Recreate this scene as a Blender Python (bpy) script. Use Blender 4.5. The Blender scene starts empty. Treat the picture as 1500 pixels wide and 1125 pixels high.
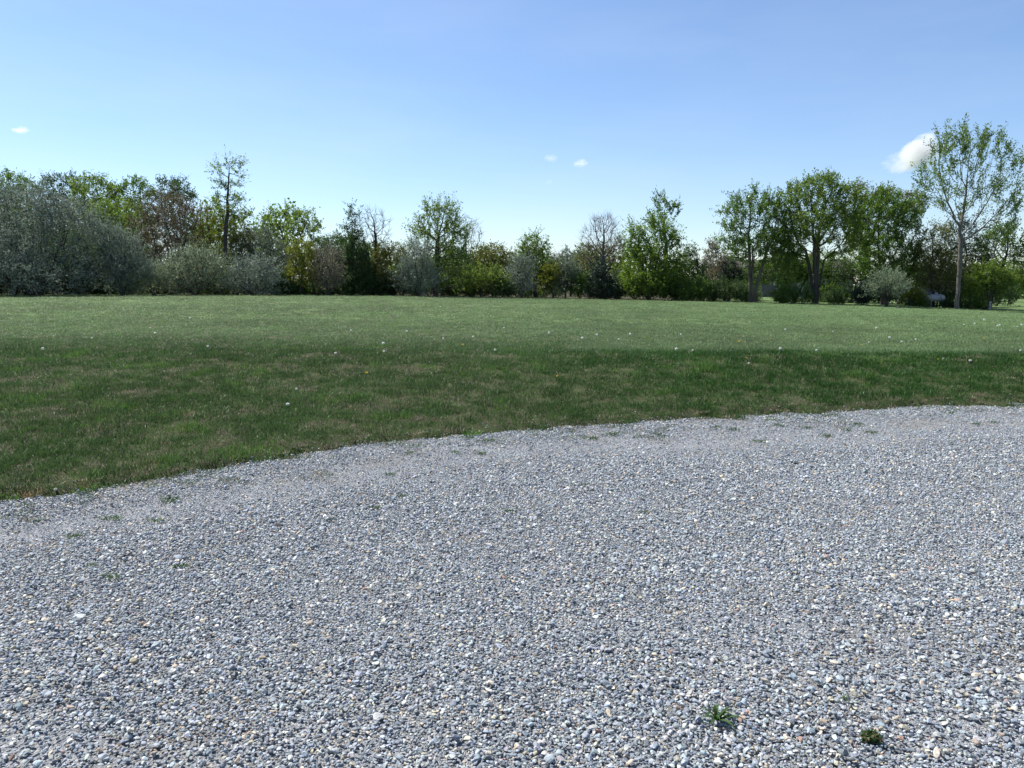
import bpy, bmesh, math, random
import numpy as np
from mathutils import Vector, Matrix

SC = bpy.context.scene
COL = SC.collection

# ------------------------------------------------------------------ camera
F = 1127.0            # focal length in photo pixels (1500 wide)
HZ = 418.0            # horizon row in the photo
CAMZ = 1.6
PITCH = math.atan((562.5 - HZ) / F)
cd = bpy.data.cameras.new('camera')
cam = bpy.data.objects.new('camera', cd)
COL.objects.link(cam)
cam.location = (0, 0, CAMZ)
cam.rotation_euler = (math.pi / 2 - PITCH, 0, 0)
cd.sensor_width = 36.0
cd.lens = 36.0 * F / 1500.0
cd.clip_start = 0.05
cd.clip_end = 20000
SC.camera = cam

# ------------------------------------------------------------------ sky and sun
SUN_EL, SUN_AZ = 55.0, -56.0        # azimuth from the view direction, clockwise
world = bpy.data.worlds.new('World')
SC.world = world
world.use_nodes = True
wn = world.node_tree
bg = wn.nodes['Background']
sky = wn.nodes.new('ShaderNodeTexSky')
sky.sky_type = 'NISHITA'
sky.sun_disc = False
sky.sun_elevation = math.radians(SUN_EL)
sky.sun_rotation = math.radians(SUN_AZ)
sky.altitude = 200
sky.air_density = 1.0
sky.dust_density = 0.3
sky.ozone_density = 4.0
wb = wn.nodes.new('ShaderNodeVectorMath')          # cool white balance of the camera
wb.operation = 'MULTIPLY'
wb.inputs[1].default_value = (1.06, 1.07, 1.12)
wn.links.new(sky.outputs[0], wb.inputs[0])
# thin uneven veil of high haze over the whole sky
vt = wn.nodes.new('ShaderNodeTexCoord')
vm = wn.nodes.new('ShaderNodeMapping'); vm.inputs['Scale'].default_value = (1.3, 1.3, 5.0); vm.inputs['Rotation'].default_value = (.25, .15, .4)
vn = wn.nodes.new('ShaderNodeTexNoise'); vn.inputs['Scale'].default_value = 1.6; vn.inputs['Detail'].default_value = 7; vn.inputs['Roughness'].default_value = .55
vr = wn.nodes.new('ShaderNodeMapRange'); vr.inputs['From Min'].default_value = .4; vr.inputs['From Max'].default_value = .75; vr.inputs['To Max'].default_value = .13
vx = wn.nodes.new('ShaderNodeMix'); vx.data_type = 'RGBA'
wn.links.new(vt.outputs['Generated'], vm.inputs[0]); wn.links.new(vm.outputs[0], vn.inputs['Vector']); wn.links.new(vn.outputs['Fac'], vr.inputs['Value'])
wn.links.new(vr.outputs[0], vx.inputs['Factor']); wn.links.new(wb.outputs[0], vx.inputs['A']); vx.inputs['B'].default_value = (6.6, 7.1, 7.5, 1)
wn.links.new(vx.outputs['Result'], bg.inputs['Color'])
bg.inputs['Strength'].default_value = 0.083
sd = bpy.data.lights.new('sun', 'SUN')
sun = bpy.data.objects.new('sun', sd)
COL.objects.link(sun)
sd.energy = 4.6
sd.angle = math.radians(0.55)
sd.color = (1.0, 0.965, 0.90)
to_sun = Vector((math.sin(math.radians(SUN_AZ)) * math.cos(math.radians(SUN_EL)),
                 math.cos(math.radians(SUN_AZ)) * math.cos(math.radians(SUN_EL)),
                 math.sin(math.radians(SUN_EL))))
sun.rotation_euler = to_sun.to_track_quat('Z', 'Y').to_euler()
sun.location = (-20, 20, 40)

SC.view_settings.view_transform = 'Standard'
SC.view_settings.look = 'None'
SC.view_settings.exposure = 0.85
SC.view_settings.gamma = 1.0
SC.view_settings.use_curve_mapping = False
SC.render.engine = 'CYCLES'
SC.cycles.max_bounces = 9
SC.cycles.diffuse_bounces = 4
SC.cycles.glossy_bounces = 2
SC.cycles.transmission_bounces = 7
SC.cycles.transparent_max_bounces = 8
SC.cycles.volume_bounces = 2
SC.cycles.use_denoising = True
SC.cycles.denoiser = 'OPENIMAGEDENOISE'
SC.cycles.denoising_input_passes = 'RGB_ALBEDO_NORMAL'

# ------------------------------------------------------------------ helpers
def ray(px, py):
    a, b = (px - 750.0) / F, (562.5 - py) / F
    s, c = math.sin(PITCH), math.cos(PITCH)
    return np.array([a, c + b * s, -s + b * c])

def at(px, py, depth):
    """point seen at a photo pixel, on the vertical plane that lies depth metres ahead"""
    d = ray(px, py)
    t = depth / d[1]
    return np.array([d[0] * t, depth, CAMZ + d[2] * t])

def hash2(i, j, seed):
    n = (i.astype(np.int64) * 374761393 + j.astype(np.int64) * 668265263 + seed * 974634777) & 0xFFFFFFFF
    n = ((n ^ (n >> 13)) * 1274126177) & 0xFFFFFFFF
    n = ((n ^ (n >> 16)) * 2246822519) & 0xFFFFFFFF
    return ((n ^ (n >> 15)) & 0xFFFFFF) / float(0xFFFFFF)

def vnoise(x, y, seed=0):
    x = np.asarray(x, float); y = np.asarray(y, float)
    i, j = np.floor(x), np.floor(y)
    u, v = x - i, y - j
    u = u * u * (3 - 2 * u); v = v * v * (3 - 2 * v)
    i = i.astype(np.int64); j = j.astype(np.int64)
    a, b = hash2(i, j, seed), hash2(i + 1, j, seed)
    c, d = hash2(i, j + 1, seed), hash2(i + 1, j + 1, seed)
    return (a * (1 - u) + b * u) * (1 - v) + (c * (1 - u) + d * u) * v

def fbm(x, y, seed=0, octaves=4):
    s, amp, tot = 0.0, 1.0, 0.0
    for k in range(octaves):
        s = s + amp * vnoise(x * 2 ** k, y * 2 ** k, seed + k * 17)
        tot += amp
        amp *= 0.55
    return s / tot

def sstep(t):
    t = np.clip(t, 0, 1)
    return t * t * (3 - 2 * t)

def link(o, parent=None):
    COL.objects.link(o)
    if parent is not None:
        o.parent = parent
    return o

def mesh_np(name, verts, quads=None, tris=None, mat=None, smooth=False, attrs=None):
    """quick mesh from numpy arrays"""
    me = bpy.data.meshes.new(name)
    nq = 0 if quads is None else len(quads)
    nt = 0 if tris is None else len(tris)
    me.vertices.add(len(verts))
    me.vertices.foreach_set('co', np.asarray(verts, np.float32).ravel())
    li = []
    if nq: li.append(np.asarray(quads, np.int32).ravel())
    if nt: li.append(np.asarray(tris, np.int32).ravel())
    if li:
        li = np.concatenate(li)
        me.loops.add(len(li))
        me.loops.foreach_set('vertex_index', li)
        me.polygons.add(nq + nt)
        st = np.concatenate([np.arange(nq) * 4, nq * 4 + np.arange(nt) * 3]).astype(np.int32)
        me.polygons.foreach_set('loop_start', st)
        if smooth:
            me.polygons.foreach_set('use_smooth', np.ones(nq + nt, bool))
    for k, v in (attrs or {}).items():
        if v.ndim == 2 and v.shape[1] == 4:
            a = me.attributes.new(k, 'FLOAT_COLOR', 'POINT'); a.data.foreach_set('color', v.astype(np.float32).ravel())
        elif v.ndim == 2:
            a = me.attributes.new(k, 'FLOAT_VECTOR', 'POINT'); a.data.foreach_set('vector', v.astype(np.float32).ravel())
        elif v.dtype.kind == 'i':
            a = me.attributes.new(k, 'INT', 'POINT'); a.data.foreach_set('value', v.astype(np.int32).ravel())
        else:
            a = me.attributes.new(k, 'FLOAT', 'POINT'); a.data.foreach_set('value', v.astype(np.float32).ravel())
    me.update(calc_edges=True)
    if mat: me.materials.append(mat)
    return me

def obj(name, me, parent=None, loc=None):
    o = bpy.data.objects.new(name, me)
    if loc is not None: o.location = loc
    return link(o, parent)

def thing(name, label, cat, loc, group=None, rz=0.0):
    o = bpy.data.objects.new(name, None)
    o.empty_display_size = 0.3
    o.location = loc
    o.rotation_euler = (0, 0, rz)
    return tag(link(o), label, cat, group)

def tag(o, label, cat, group=None):
    o['label'] = label
    o['category'] = cat
    if group: o['group'] = group
    return o

def bm_obj(name, bm, mat, parent=None, smooth=False, bevel=0.0):
    if bevel:
        bmesh.ops.bevel(bm, geom=list(bm.edges), offset=bevel, segments=2, affect='EDGES', profile=0.6)
    me = bpy.data.meshes.new(name)
    bm.to_mesh(me); bm.free()
    if smooth:
        for p in me.polygons: p.use_smooth = True
    me.materials.append(mat)
    return obj(name, me, parent)

def box(bm, c, s, rot=None):
    m = Matrix.Translation(c)
    if rot: m = m @ rot
    m = m @ Matrix.Diagonal((s[0], s[1], s[2], 1))
    return bmesh.ops.create_cube(bm, size=1.0, matrix=m)

# ------------------------------------------------------------------ materials
def new_mat(name):
    m = bpy.data.materials.new(name)
    m.use_nodes = True
    nt = m.node_tree
    return m, nt, nt.nodes['Principled BSDF'], nt.nodes['Material Output']

def plain(name, rgb, rough=0.7, noise=0.25, scale=6.0, metallic=0.0):
    m, nt, b, out = new_mat(name)
    tc = nt.nodes.new('ShaderNodeTexCoord')
    n = nt.nodes.new('ShaderNodeTexNoise')
    n.inputs['Scale'].default_value = scale
    n.inputs['Detail'].default_value = 6
    nt.links.new(tc.outputs['Object'], n.inputs['Vector'])
    mx = nt.nodes.new('ShaderNodeMix'); mx.data_type = 'RGBA'
    mx.inputs['A'].default_value = (*[c * (1 - noise) for c in rgb], 1)
    mx.inputs['B'].default_value = (*[min(1, c * (1 + noise)) for c in rgb], 1)
    nt.links.new(n.outputs['Fac'], mx.inputs['Factor'])
    nt.links.new(mx.outputs['Result'], b.inputs['Base Color'])
    b.inputs['Roughness'].default_value = rough
    b.inputs['Metallic'].default_value = metallic
    return m

def leaf_mat(name, a, b_, trans=0.5, rough=0.55, spec=0.25):
    """leaf: colour varies leaf by leaf (mesh attribute v), light passes through"""
    m, nt, b, out = new_mat(name)
    at_ = nt.nodes.new('ShaderNodeAttribute'); at_.attribute_name = 'v'
    mx = nt.nodes.new('ShaderNodeMix'); mx.data_type = 'RGBA'
    mx.inputs['A'].default_value = (*a, 1)
    mx.inputs['B'].default_value = (*b_, 1)
    nt.links.new(at_.outputs['Fac'], mx.inputs['Factor'])
    nt.links.new(mx.outputs['Result'], b.inputs['Base Color'])
    b.inputs['Roughness'].default_value = rough
    b.inputs['Specular IOR Level'].default_value = spec
    tr = nt.nodes.new('ShaderNodeBsdfTranslucent')
    hs = nt.nodes.new('ShaderNodeHueSaturation')
    hs.inputs['Hue'].default_value = 0.49
    hs.inputs['Saturation'].default_value = 1.1
    hs.inputs['Value'].default_value = 1.25
    nt.links.new(mx.outputs['Result'], hs.inputs['Color'])
    nt.links.new(hs.outputs['Color'], tr.inputs['Color'])
    ms = nt.nodes.new('ShaderNodeMixShader')
    ms.inputs[0].default_value = trans
    nt.links.new(b.outputs[0], ms.inputs[1]); nt.links.new(tr.outputs[0], ms.inputs[2])
    nt.links.new(ms.outputs[0], out.inputs['Surface'])
    return m

def bark_mat(name, rgb):
    m, nt, b, out = new_mat(name)
    tc = nt.nodes.new('ShaderNodeTexCoord')
    mp = nt.nodes.new('ShaderNodeMapping'); mp.inputs['Scale'].default_value = (9, 9, 1.6)
    n = nt.nodes.new('ShaderNodeTexNoise'); n.inputs['Scale'].default_value = 1.6; n.inputs['Detail'].default_value = 8
    nt.links.new(tc.outputs['Object'], mp.inputs[0]); nt.links.new(mp.outputs[0], n.inputs['Vector'])
    cr = nt.nodes.new('ShaderNodeValToRGB')
    cr.color_ramp.elements[0].position = 0.3; cr.color_ramp.elements[0].color = (*[c * 0.5 for c in rgb], 1)
    cr.color_ramp.elements[1].position = 0.7; cr.color_ramp.elements[1].color = (*[c * 1.35 for c in rgb], 1)
    nt.links.new(n.outputs['Fac'], cr.inputs[0]); nt.links.new(cr.outputs[0], b.inputs['Base Color'])
    bp = nt.nodes.new('ShaderNodeBump'); bp.inputs['Strength'].default_value = 0.6; bp.inputs['Distance'].default_value = 0.03
    nt.links.new(n.outputs['Fac'], bp.inputs['Height']); nt.links.new(bp.outputs[0], b.inputs['Normal'])
    b.inputs['Roughness'].default_value = 0.9
    return m

LEAF = {
    'silver':  leaf_mat('leaf_silver',  (.140, .180, .138), (.265, .320, .250), .25, .6, .2),
    'silver2': leaf_mat('leaf_silver_green', (.15, .200, .120), (.30, .365, .240), .38, .6, .2),
    'green':   leaf_mat('leaf_green',   (.054, .110, .022), (.125, .212, .044), .57),
    'bright':  leaf_mat('leaf_bright',  (.076, .142, .024), (.160, .250, .046), .56),
    'fresh':   leaf_mat('leaf_fresh',   (.076, .136, .026), (.165, .240, .056), .58),
    'yellow':  leaf_mat('leaf_yellow',  (.110, .145, .020), (.200, .230, .045), .5),
    'olive':   leaf_mat('leaf_olive',   (.085, .105, .026), (.170, .185, .050), .45),
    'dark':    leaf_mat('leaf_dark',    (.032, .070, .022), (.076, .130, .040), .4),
    'brown':   leaf_mat('leaf_brown',   (.095, .080, .044), (.190, .160, .084), .35),
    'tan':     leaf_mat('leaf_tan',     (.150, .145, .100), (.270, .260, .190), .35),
    'conifer': leaf_mat('leaf_conifer', (.012, .030, .018), (.034, .060, .032), .12),
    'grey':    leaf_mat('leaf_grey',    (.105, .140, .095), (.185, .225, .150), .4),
}
BARK = {
    'dark': bark_mat('bark_dark', (.060, .050, .042)),
    'grey': bark_mat('bark_grey', (.120, .110, .098)),
    'mid':  bark_mat('bark_mid', (.105, .090, .075)),
    'twig': bark_mat('bark_twig', (.150, .120, .115)),
}

# ------------------------------------------------------------------ terrain shape
_edge_px = [(-260, 800), (-120, 765), (0, 738), (100, 722), (200, 705), (300, 689), (400, 675), (520, 655), (640, 640), (760, 629),
            (860, 622), (960, 615), (1060, 610), (1150, 606), (1300, 598), (1400, 595), (1500, 592), (1620, 589)]
def _flat(px, py):
    d = ray(px, py); t = -CAMZ / d[2]
    return d[0] * t, d[1] * t
_E = np.array([_flat(*p) for p in _edge_px])
_E = np.vstack([[-14.0, 0.2], [-9.0, 2.2], _E[2:], [14.0, 11.2], [30.0, 13.5]]) if _E[0, 0] > -9 else _E
_E = _E[np.argsort(_E[:, 0])]
def edge_y(x):
    return np.interp(x, _E[:, 0], _E[:, 1])

def edge_rag(x, y):
    return np.interp(x, [-4, 0, 3], [.3, .6, .85]) * (fbm(x * 1.3, y * 1.3, 5) - 0.5) + 0.20 * (vnoise(x * 5, y * 5, 9) - 0.5)

_line = [(-500, 433, 46), (-100, 433, 47), (0, 433, 48), (200, 433, 49), (400, 432.5, 52), (600, 434, 56), (780, 437, 60),
         (960, 440.5, 60), (1150, 445, 58), (1250, 448, 57), (1400, 455, 56), (1500, 458, 56), (1700, 463, 56)]
_L = np.array([at(*p) for p in _line])
def z_far(x):
    return np.interp(x, _L[:, 0], _L[:, 2])
def line_y(x):
    return np.interp(x, _L[:, 0], _L[:, 1])

def terrain(x, y):
    x = np.asarray(x, float); y = np.asarray(y, float)
    ye = edge_y(x)
    yc = np.maximum(np.interp(x, [-12, -5, 0, 5, 12, 30], [12.2, 12.2, 12.2, 12.6, 12.9, 14.5]) + .9 * (vnoise(x * .28, x * 0, 27) - .5), ye + 1.6)
    hc = np.interp(x, [-15, -5, 0, 3, 8, 20], [.62, .58, .52, .50, .47, .40])
    t = np.clip((y - ye) / (yc - ye), 0, 1)
    w = np.clip((x + 4.5) / 7.0, 0, 1)
    crisp = np.where(t < .9, t * 0.97 / .9, .97 + (t - .9) * .3)
    prof = sstep(t) * .35 + t * .65
    prof = prof * (1 - w) + crisp * w
    f = sstep((y - 12.0) / 38.0)
    zf = hc * (1 - f) + z_far(x * np.minimum(1, 52.0 / np.maximum(y, 12.0))) * f
    z = prof * zf
    b = np.clip((y - ye) / 1.5, 0, 1)
    z = z + b * (0.05 * (fbm(x * .45, y * .45, 21) - .5) + 0.035 * (fbm(x * 1.7, y * 1.7, 22) - .5))
    # roughness of the unmown ground under the trees
    return z

def ground(px, py):
    """where the line of sight through a photo pixel meets the ground"""
    d = ray(px, py)
    t = np.concatenate([np.linspace(1, 20, 1500), np.linspace(20, 200, 3000)])
    P = np.array([0, 0, CAMZ])[None] + d[None] * t[:, None]
    below = P[:, 2] < np.maximum(terrain(P[:, 0], P[:, 1]), gravel_z(P[:, 0], P[:, 1]) - 5 * (P[:, 1] > edge_y(P[:, 0])))
    k = int(np.argmax(below)) if below.any() else len(t) - 1
    return P[k]

def gravel_z(x, y):
    de = edge_y(x) - y
    ridge = 0.018 * np.exp(-((de - 2.1 - .25 * (vnoise(x * .6, y * .6, 3) - .5)) / .35) ** 2) - .014 * np.exp(-((de - 1.0) / .35) ** 2)
    return ridge + 0.035 * (fbm(x * .55, y * .55, 41) - .5) + .02 * (fbm(x * 2.1, y * 2.1, 43, 3) - .5)

# ------------------------------------------------------------------ ground sheet
def graded(vals):
    out = []
    for a, b, s in vals:
        out += list(np.arange(a, b, s))
    return np.array(out)

def grid_mesh(name, xs, ys, zf, mat, keep=None):
    X, Y = np.meshgrid(xs, ys)
    Z = zf(X, Y)
    V = np.stack([X, Y, Z], -1).reshape(-1, 3)
    nx, ny = len(xs), len(ys)
    i = (np.arange(ny - 1)[:, None] * nx + np.arange(nx - 1)[None]).ravel()
    Q = np.stack([i, i + 1, i + nx + 1, i + nx], -1)
    if keep is not None:
        k = keep(V[:, 0], V[:, 1])
        Q = Q[k[Q].all(1)]
        u = np.unique(Q); m = -np.ones(len(V), int); m[u] = np.arange(len(u))
        V, Q = V[u], m[Q]
    return mesh_np(name, V, Q, mat=mat, smooth=True)

def field_mat():
    m, nt, b, out = new_mat('field_ground')
    N, Lk = nt.nodes, nt.links
    geo = N.new('ShaderNodeNewGeometry')
    sep = N.new('ShaderNodeSeparateXYZ'); Lk.new(geo.outputs['Position'], sep.inputs[0])
    def noise(sc, det=6, rough=.6):
        n = N.new('ShaderNodeTexNoise'); n.inputs['Scale'].default_value = sc; n.inputs['Detail'].default_value = det
        n.inputs['Roughness'].default_value = rough
        Lk.new(geo.outputs['Position'], n.inputs['Vector']); return n
    def mix(fac, a, c):
        x = N.new('ShaderNodeMix'); x.data_type = 'RGBA'
        if isinstance(fac, float): x.inputs['Factor'].default_value = fac
        else: Lk.new(fac, x.inputs['Factor'])
        for s, v in (('A', a), ('B', c)):
            if isinstance(v, tuple): x.inputs[s].default_value = (*v, 1)
            else: Lk.new(v, x.inputs[s])
        return x.outputs['Result']
    def ramp(v, a, c):
        r = N.new('ShaderNodeMapRange'); r.inputs['From Min'].default_value = a; r.inputs['From Max'].default_value = c
        r.interpolation_type = 'SMOOTHSTEP'
        Lk.new(v, r.inputs['Value']); return r.outputs[0]
    n1, n2, n3, n4 = noise(.35, 5), noise(2.2, 7), noise(16, 8, .7), noise(55, 4, .7)
    turf = mix(ramp(n1.outputs['Fac'], .35, .65), (.080, .135, .044), (.112, .165, .062))
    turf = mix(ramp(n2.outputs['Fac'], .45, .7), turf, (.145, .190, .085))
    turf = mix(ramp(n3.outputs['Fac'], .50, .75), turf, (.060, .090, .030))
    turf = mix(ramp(n4.outputs['Fac'], .58, .72), turf, (.17, .16, .095))
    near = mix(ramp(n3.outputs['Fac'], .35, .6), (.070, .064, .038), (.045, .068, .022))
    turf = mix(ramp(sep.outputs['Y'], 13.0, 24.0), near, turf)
    # leaf litter under the trees, starting at the tree line; lawn goes on at the far right
    ln = N.new('ShaderNodeMath'); ln.operation = 'MULTIPLY_ADD'      # y - (54.5 + .13 x)
    Lk.new(sep.outputs['X'], ln.inputs[0]); ln.inputs[1].default_value = -.13; Lk.new(sep.outputs['Y'], ln.inputs[2])
    w = N.new('ShaderNodeMath'); w.operation = 'MULTIPLY_ADD'; Lk.new(n2.outputs['Fac'], w.inputs[0]); w.inputs[1].default_value = 2.0
    Lk.new(ln.outputs[0], w.inputs[2])
    litter = mix(ramp(n3.outputs['Fac'], .4, .65), (.060, .045, .030), (.055, .065, .025))
    msk = ramp(w.outputs[0], 55.5, 57.5)
    lim = N.new('ShaderNodeMath'); lim.operation = 'MULTIPLY'
    Lk.new(msk, lim.inputs[0]); Lk.new(ramp(sep.outputs['X'], 22.0, 14.0), lim.inputs[1])
    turf = mix(lim.outputs[0], turf, litter)
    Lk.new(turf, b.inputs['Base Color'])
    b.inputs['Roughness'].default_value = .95
    b.inputs['Specular IOR Level'].default_value = .1
    bp = N.new('ShaderNodeBump'); bp.inputs['Strength'].default_value = .7; bp.inputs['Distance'].default_value = .05
    Lk.new(n3.outputs['Fac'], bp.inputs['Height']); Lk.new(bp.outputs[0], b.inputs['Normal'])
    return m

xs = graded([(-4000, -300, 500), (-300, -70, 20), (-70, -20, 1.5), (-20, -10, .5), (-10, 10, .14), (10, 20, .5), (20, 70, 1.5), (70, 300, 20), (300, 4001, 500)])
ys = graded([(-300, -20, 40), (-20, 2, 2), (2, 15, .14), (15, 30, .5), (30, 75, 1.2), (75, 300, 15), (300, 6001, 500)])
def field_z(x, y):
    de = y - edge_y(x) - edge_rag(x, y)
    return np.where(de > 0, terrain(x, y) + .045 * np.clip(de / .12, 0, 1) * np.clip(1 - (de - .12) / 3, 0, 1), -.09) - np.where(de < 0, 0, 0)
field = obj('field', grid_mesh('field', xs, ys, field_z, field_mat()))
field['kind'] = 'structure'

def gravel_mat():
    m, nt, b, out = new_mat('gravel_base')
    N, Lk = nt.nodes, nt.links
    geo = N.new('ShaderNodeNewGeometry')
    v = N.new('ShaderNodeTexVoronoi'); v.inputs['Scale'].default_value = 85
    v2 = N.new('ShaderNodeTexVoronoi'); v2.inputs['Scale'].default_value = 190
    n = N.new('ShaderNodeTexNoise'); n.inputs['Scale'].default_value = 1.4; n.inputs['Detail'].default_value = 8
    for k in (v, v2, n): Lk.new(geo.outputs['Position'], k.inputs['Vector'])
    cr = N.new('ShaderNodeValToRGB')
    e = cr.color_ramp.elements
    e[0].position = 0; e[0].color = (.13, .14, .155, 1)
    e[1].position = 1; e[1].color = (.44, .44, .44, 1)
    x = e.new(.5); x.color = (.26, .275, .295, 1)
    x = e.new(.8); x.color = (.32, .32, .31, 1)
    sp = N.new('ShaderNodeSeparateColor'); Lk.new(v.outputs['Color'], sp.inputs[0])
    Lk.new(sp.outputs[0], cr.inputs[0])
    mx = N.new('ShaderNodeMix'); mx.data_type = 'RGBA'
    r = N.new('ShaderNodeMapRange'); r.inputs['From Min'].default_value = .52; r.inputs['From Max'].default_value = .7
    Lk.new(n.outputs['Fac'], r.inputs['Value']); 
    ml = N.new('ShaderNodeMath'); ml.operation = 'MULTIPLY'; ml.inputs[1].default_value = .75; Lk.new(r.outputs[0], ml.inputs[0])
    Lk.new(ml.outputs[0], mx.inputs['Factor'])
    Lk.new(cr.outputs[0], mx.inputs['A']); mx.inputs['B'].default_value = (.235, .21, .175, 1)
    Lk.new(mx.outputs['Result'], b.inputs['Base Color'])
    b.inputs['Roughness'].default_value = .85
    ad = N.new('ShaderNodeMath'); ad.operation = 'ADD'
    Lk.new(v.outputs['Distance'], ad.inputs[0]); Lk.new(v2.outputs['Distance'], ad.inputs[1])
    bp = N.new('ShaderNodeBump'); bp.invert = True; bp.inputs['Strength'].default_value = .9; bp.inputs['Distance'].default_value = .01
    Lk.new(ad.outputs[0], bp.inputs['Height']); Lk.new(bp.outputs[0], b.inputs['Normal'])
    return m

drive = obj('gravel_driveway', grid_mesh('gravel_driveway', graded([(-12, -8, .3), (-8, 11, .1), (11, 24, .3)]),
            graded([(-12, 1, .5), (1, 13.4, .1)]), lambda x, y: gravel_z(x, y) - .012,
            gravel_mat(), keep=lambda x, y: y < edge_y(x) + edge_rag(x, y) + .12))
drive['kind'] = 'structure'

# ------------------------------------------------------------------ instancing of uncountable stuff (stones, grass)
def scatter(name, P, rot, scl, idx, colr, sources, parent=None):
    """one object: points that carry a stone or a tuft each"""
    col = bpy.data.collections.new(name + '_sources')
    for k, me in enumerate(sources):
        col.objects.link(bpy.data.objects.new('%s_source_%02d' % (name, k), me))
    me = mesh_np(name, P, attrs={'rot': rot, 'scl': scl, 'idx': idx.astype(np.int32), 'col': colr})
    o = obj(name, me, parent)
    ng = bpy.data.node_groups.new(name, 'GeometryNodeTree')
    ng.interface.new_socket('Geometry', in_out='INPUT', socket_type='NodeSocketGeometry')
    ng.interface.new_socket('Geometry', in_out='OUTPUT', socket_type='NodeSocketGeometry')
    N, Lk = ng.nodes, ng.links
    gi, go = N.new('NodeGroupInput'), N.new('NodeGroupOutput')
    ci = N.new('GeometryNodeCollectionInfo'); ci.inputs['Collection'].default_value = col
    ci.inputs['Separate Children'].default_value = True
    ip = N.new('GeometryNodeInstanceOnPoints')
    ip.inputs['Pick Instance'].default_value = True
    def na(t, n):
        a = N.new('GeometryNodeInputNamedAttribute'); a.data_type = t; a.inputs['Name'].default_value = n; return a.outputs[0]
    e2r = N.new('FunctionNodeEulerToRotation'); Lk.new(na('FLOAT_VECTOR', 'rot'), e2r.inputs[0])
    Lk.new(gi.outputs[0], ip.inputs['Points']); Lk.new(ci.outputs[0], ip.inputs['Instance'])
    Lk.new(na('INT', 'idx'), ip.inputs['Instance Index'])
    Lk.new(e2r.outputs[0], ip.inputs['Rotation']); Lk.new(na('FLOAT_VECTOR', 'scl'), ip.inputs['Scale'])
    Lk.new(ip.outputs[0], go.inputs[0])
    md = o.modifiers.new('scatter', 'NODES'); md.node_group = ng
    o['kind'] = 'stuff'
    return o

# ---- gravel stones
def stone_mat():
    m, nt, b, out = new_mat('gravel_stone')
    N, Lk = nt.nodes, nt.links
    a = N.new('ShaderNodeAttribute'); a.attribute_type = 'INSTANCER'; a.attribute_name = 'col'
    tc = N.new('ShaderNodeTexCoord')
    n = N.new('ShaderNodeTexNoise'); n.inputs['Scale'].default_value = 2.2; n.inputs['Detail'].default_value = 6
    Lk.new(tc.outputs['Object'], n.inputs['Vector'])
    r = N.new('ShaderNodeMapRange'); r.inputs['To Min'].default_value = .72; r.inputs['To Max'].default_value = 1.28
    r.inputs['From Min'].default_value = .3; r.inputs['From Max'].default_value = .7
    Lk.new(n.outputs['Fac'], r.inputs['Value'])
    mx = N.new('ShaderNodeVectorMath'); mx.operation = 'SCALE'
    Lk.new(a.outputs['Vector'], mx.inputs[0]); Lk.new(r.outputs[0], mx.inputs['Scale'])
    Lk.new(mx.outputs[0], b.inputs['Base Color'])
    b.inputs['Roughness'].default_value = .62
    b.inputs['Specular IOR Level'].default_value = .45
    return m
STONE = stone_mat()

def stone_mesh(seed):
    rng = np.random.default_rng(seed)
    bm = bmesh.new()
    bmesh.ops.create_icosphere(bm, subdivisions=2, radius=1.0)
    V = np.array([v.co[:] for v in bm.verts])
    # cut with random planes so that the stone is crushed rock, not a pebble ball
    for k in range(9):
        nrm = rng.normal(size=3); nrm /= np.linalg.norm(nrm)
        d = rng.uniform(.42, .80)
        h = V @ nrm
        V = V - np.clip(h - d, 0, None)[:, None] * nrm[None] * .95
    V *= rng.uniform([.85, .65, .42], [1.2, .95, .72])
    V += rng.normal(scale=.018, size=V.shape)
    for v, c in zip(bm.verts, V): v.co = c
    me = bpy.data.meshes.new('stone')
    bm.to_mesh(me); bm.free()
    me.materials.append(STONE)
    return me
STONES = [stone_mesh(100 + k) for k in range(12)]

def stone_colors(n, rng):
    base = np.array([[.205, .225, .250], [.150, .170, .195], [.270, .290, .310], [.120, .130, .140], [.245, .245, .240],
                     [.330, .325, .310], [.360, .310, .235], [.440, .420, .380], [.270, .215, .160], [.085, .090, .095], [.26, .16, .12]])
    w = np.array([.25, .19, .17, .08, .12, .075, .065, .035, .03, .025, .006]); w /= w.sum()
    c = base[rng.choice(len(base), n, p=w)]
    c = np.array([1.21, 1.245, 1.25]) * c * rng.uniform(.72, 1.28, (n, 1)) * rng.uniform(.95, 1.05, (n, 3))
    return np.concatenate([c, np.ones((n, 1))], 1)

rng = np.random.default_rng(7)
def stone_points(x0, x1, y0, y1, step, rng):
    gx = np.arange(x0, x1, step); gy = np.arange(y0, y1, step * .87)
    X, Y = np.meshgrid(gx, gy)
    X = X + (np.arange(len(gy))[:, None] % 2) * step * .5
    X = (X + rng.uniform(-.48, .48, X.shape) * step).ravel(); Y = (Y + rng.uniform(-.48, .48, Y.shape) * step).ravel()
    return X, Y
X1, Y1 = stone_points(-9, 11.5, 1.3, 12.4, .0168, rng)
wid = .80 * Y1 + 1.1
lim = edge_y(X1) + edge_rag(X1, Y1)
de = lim - Y1
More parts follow.
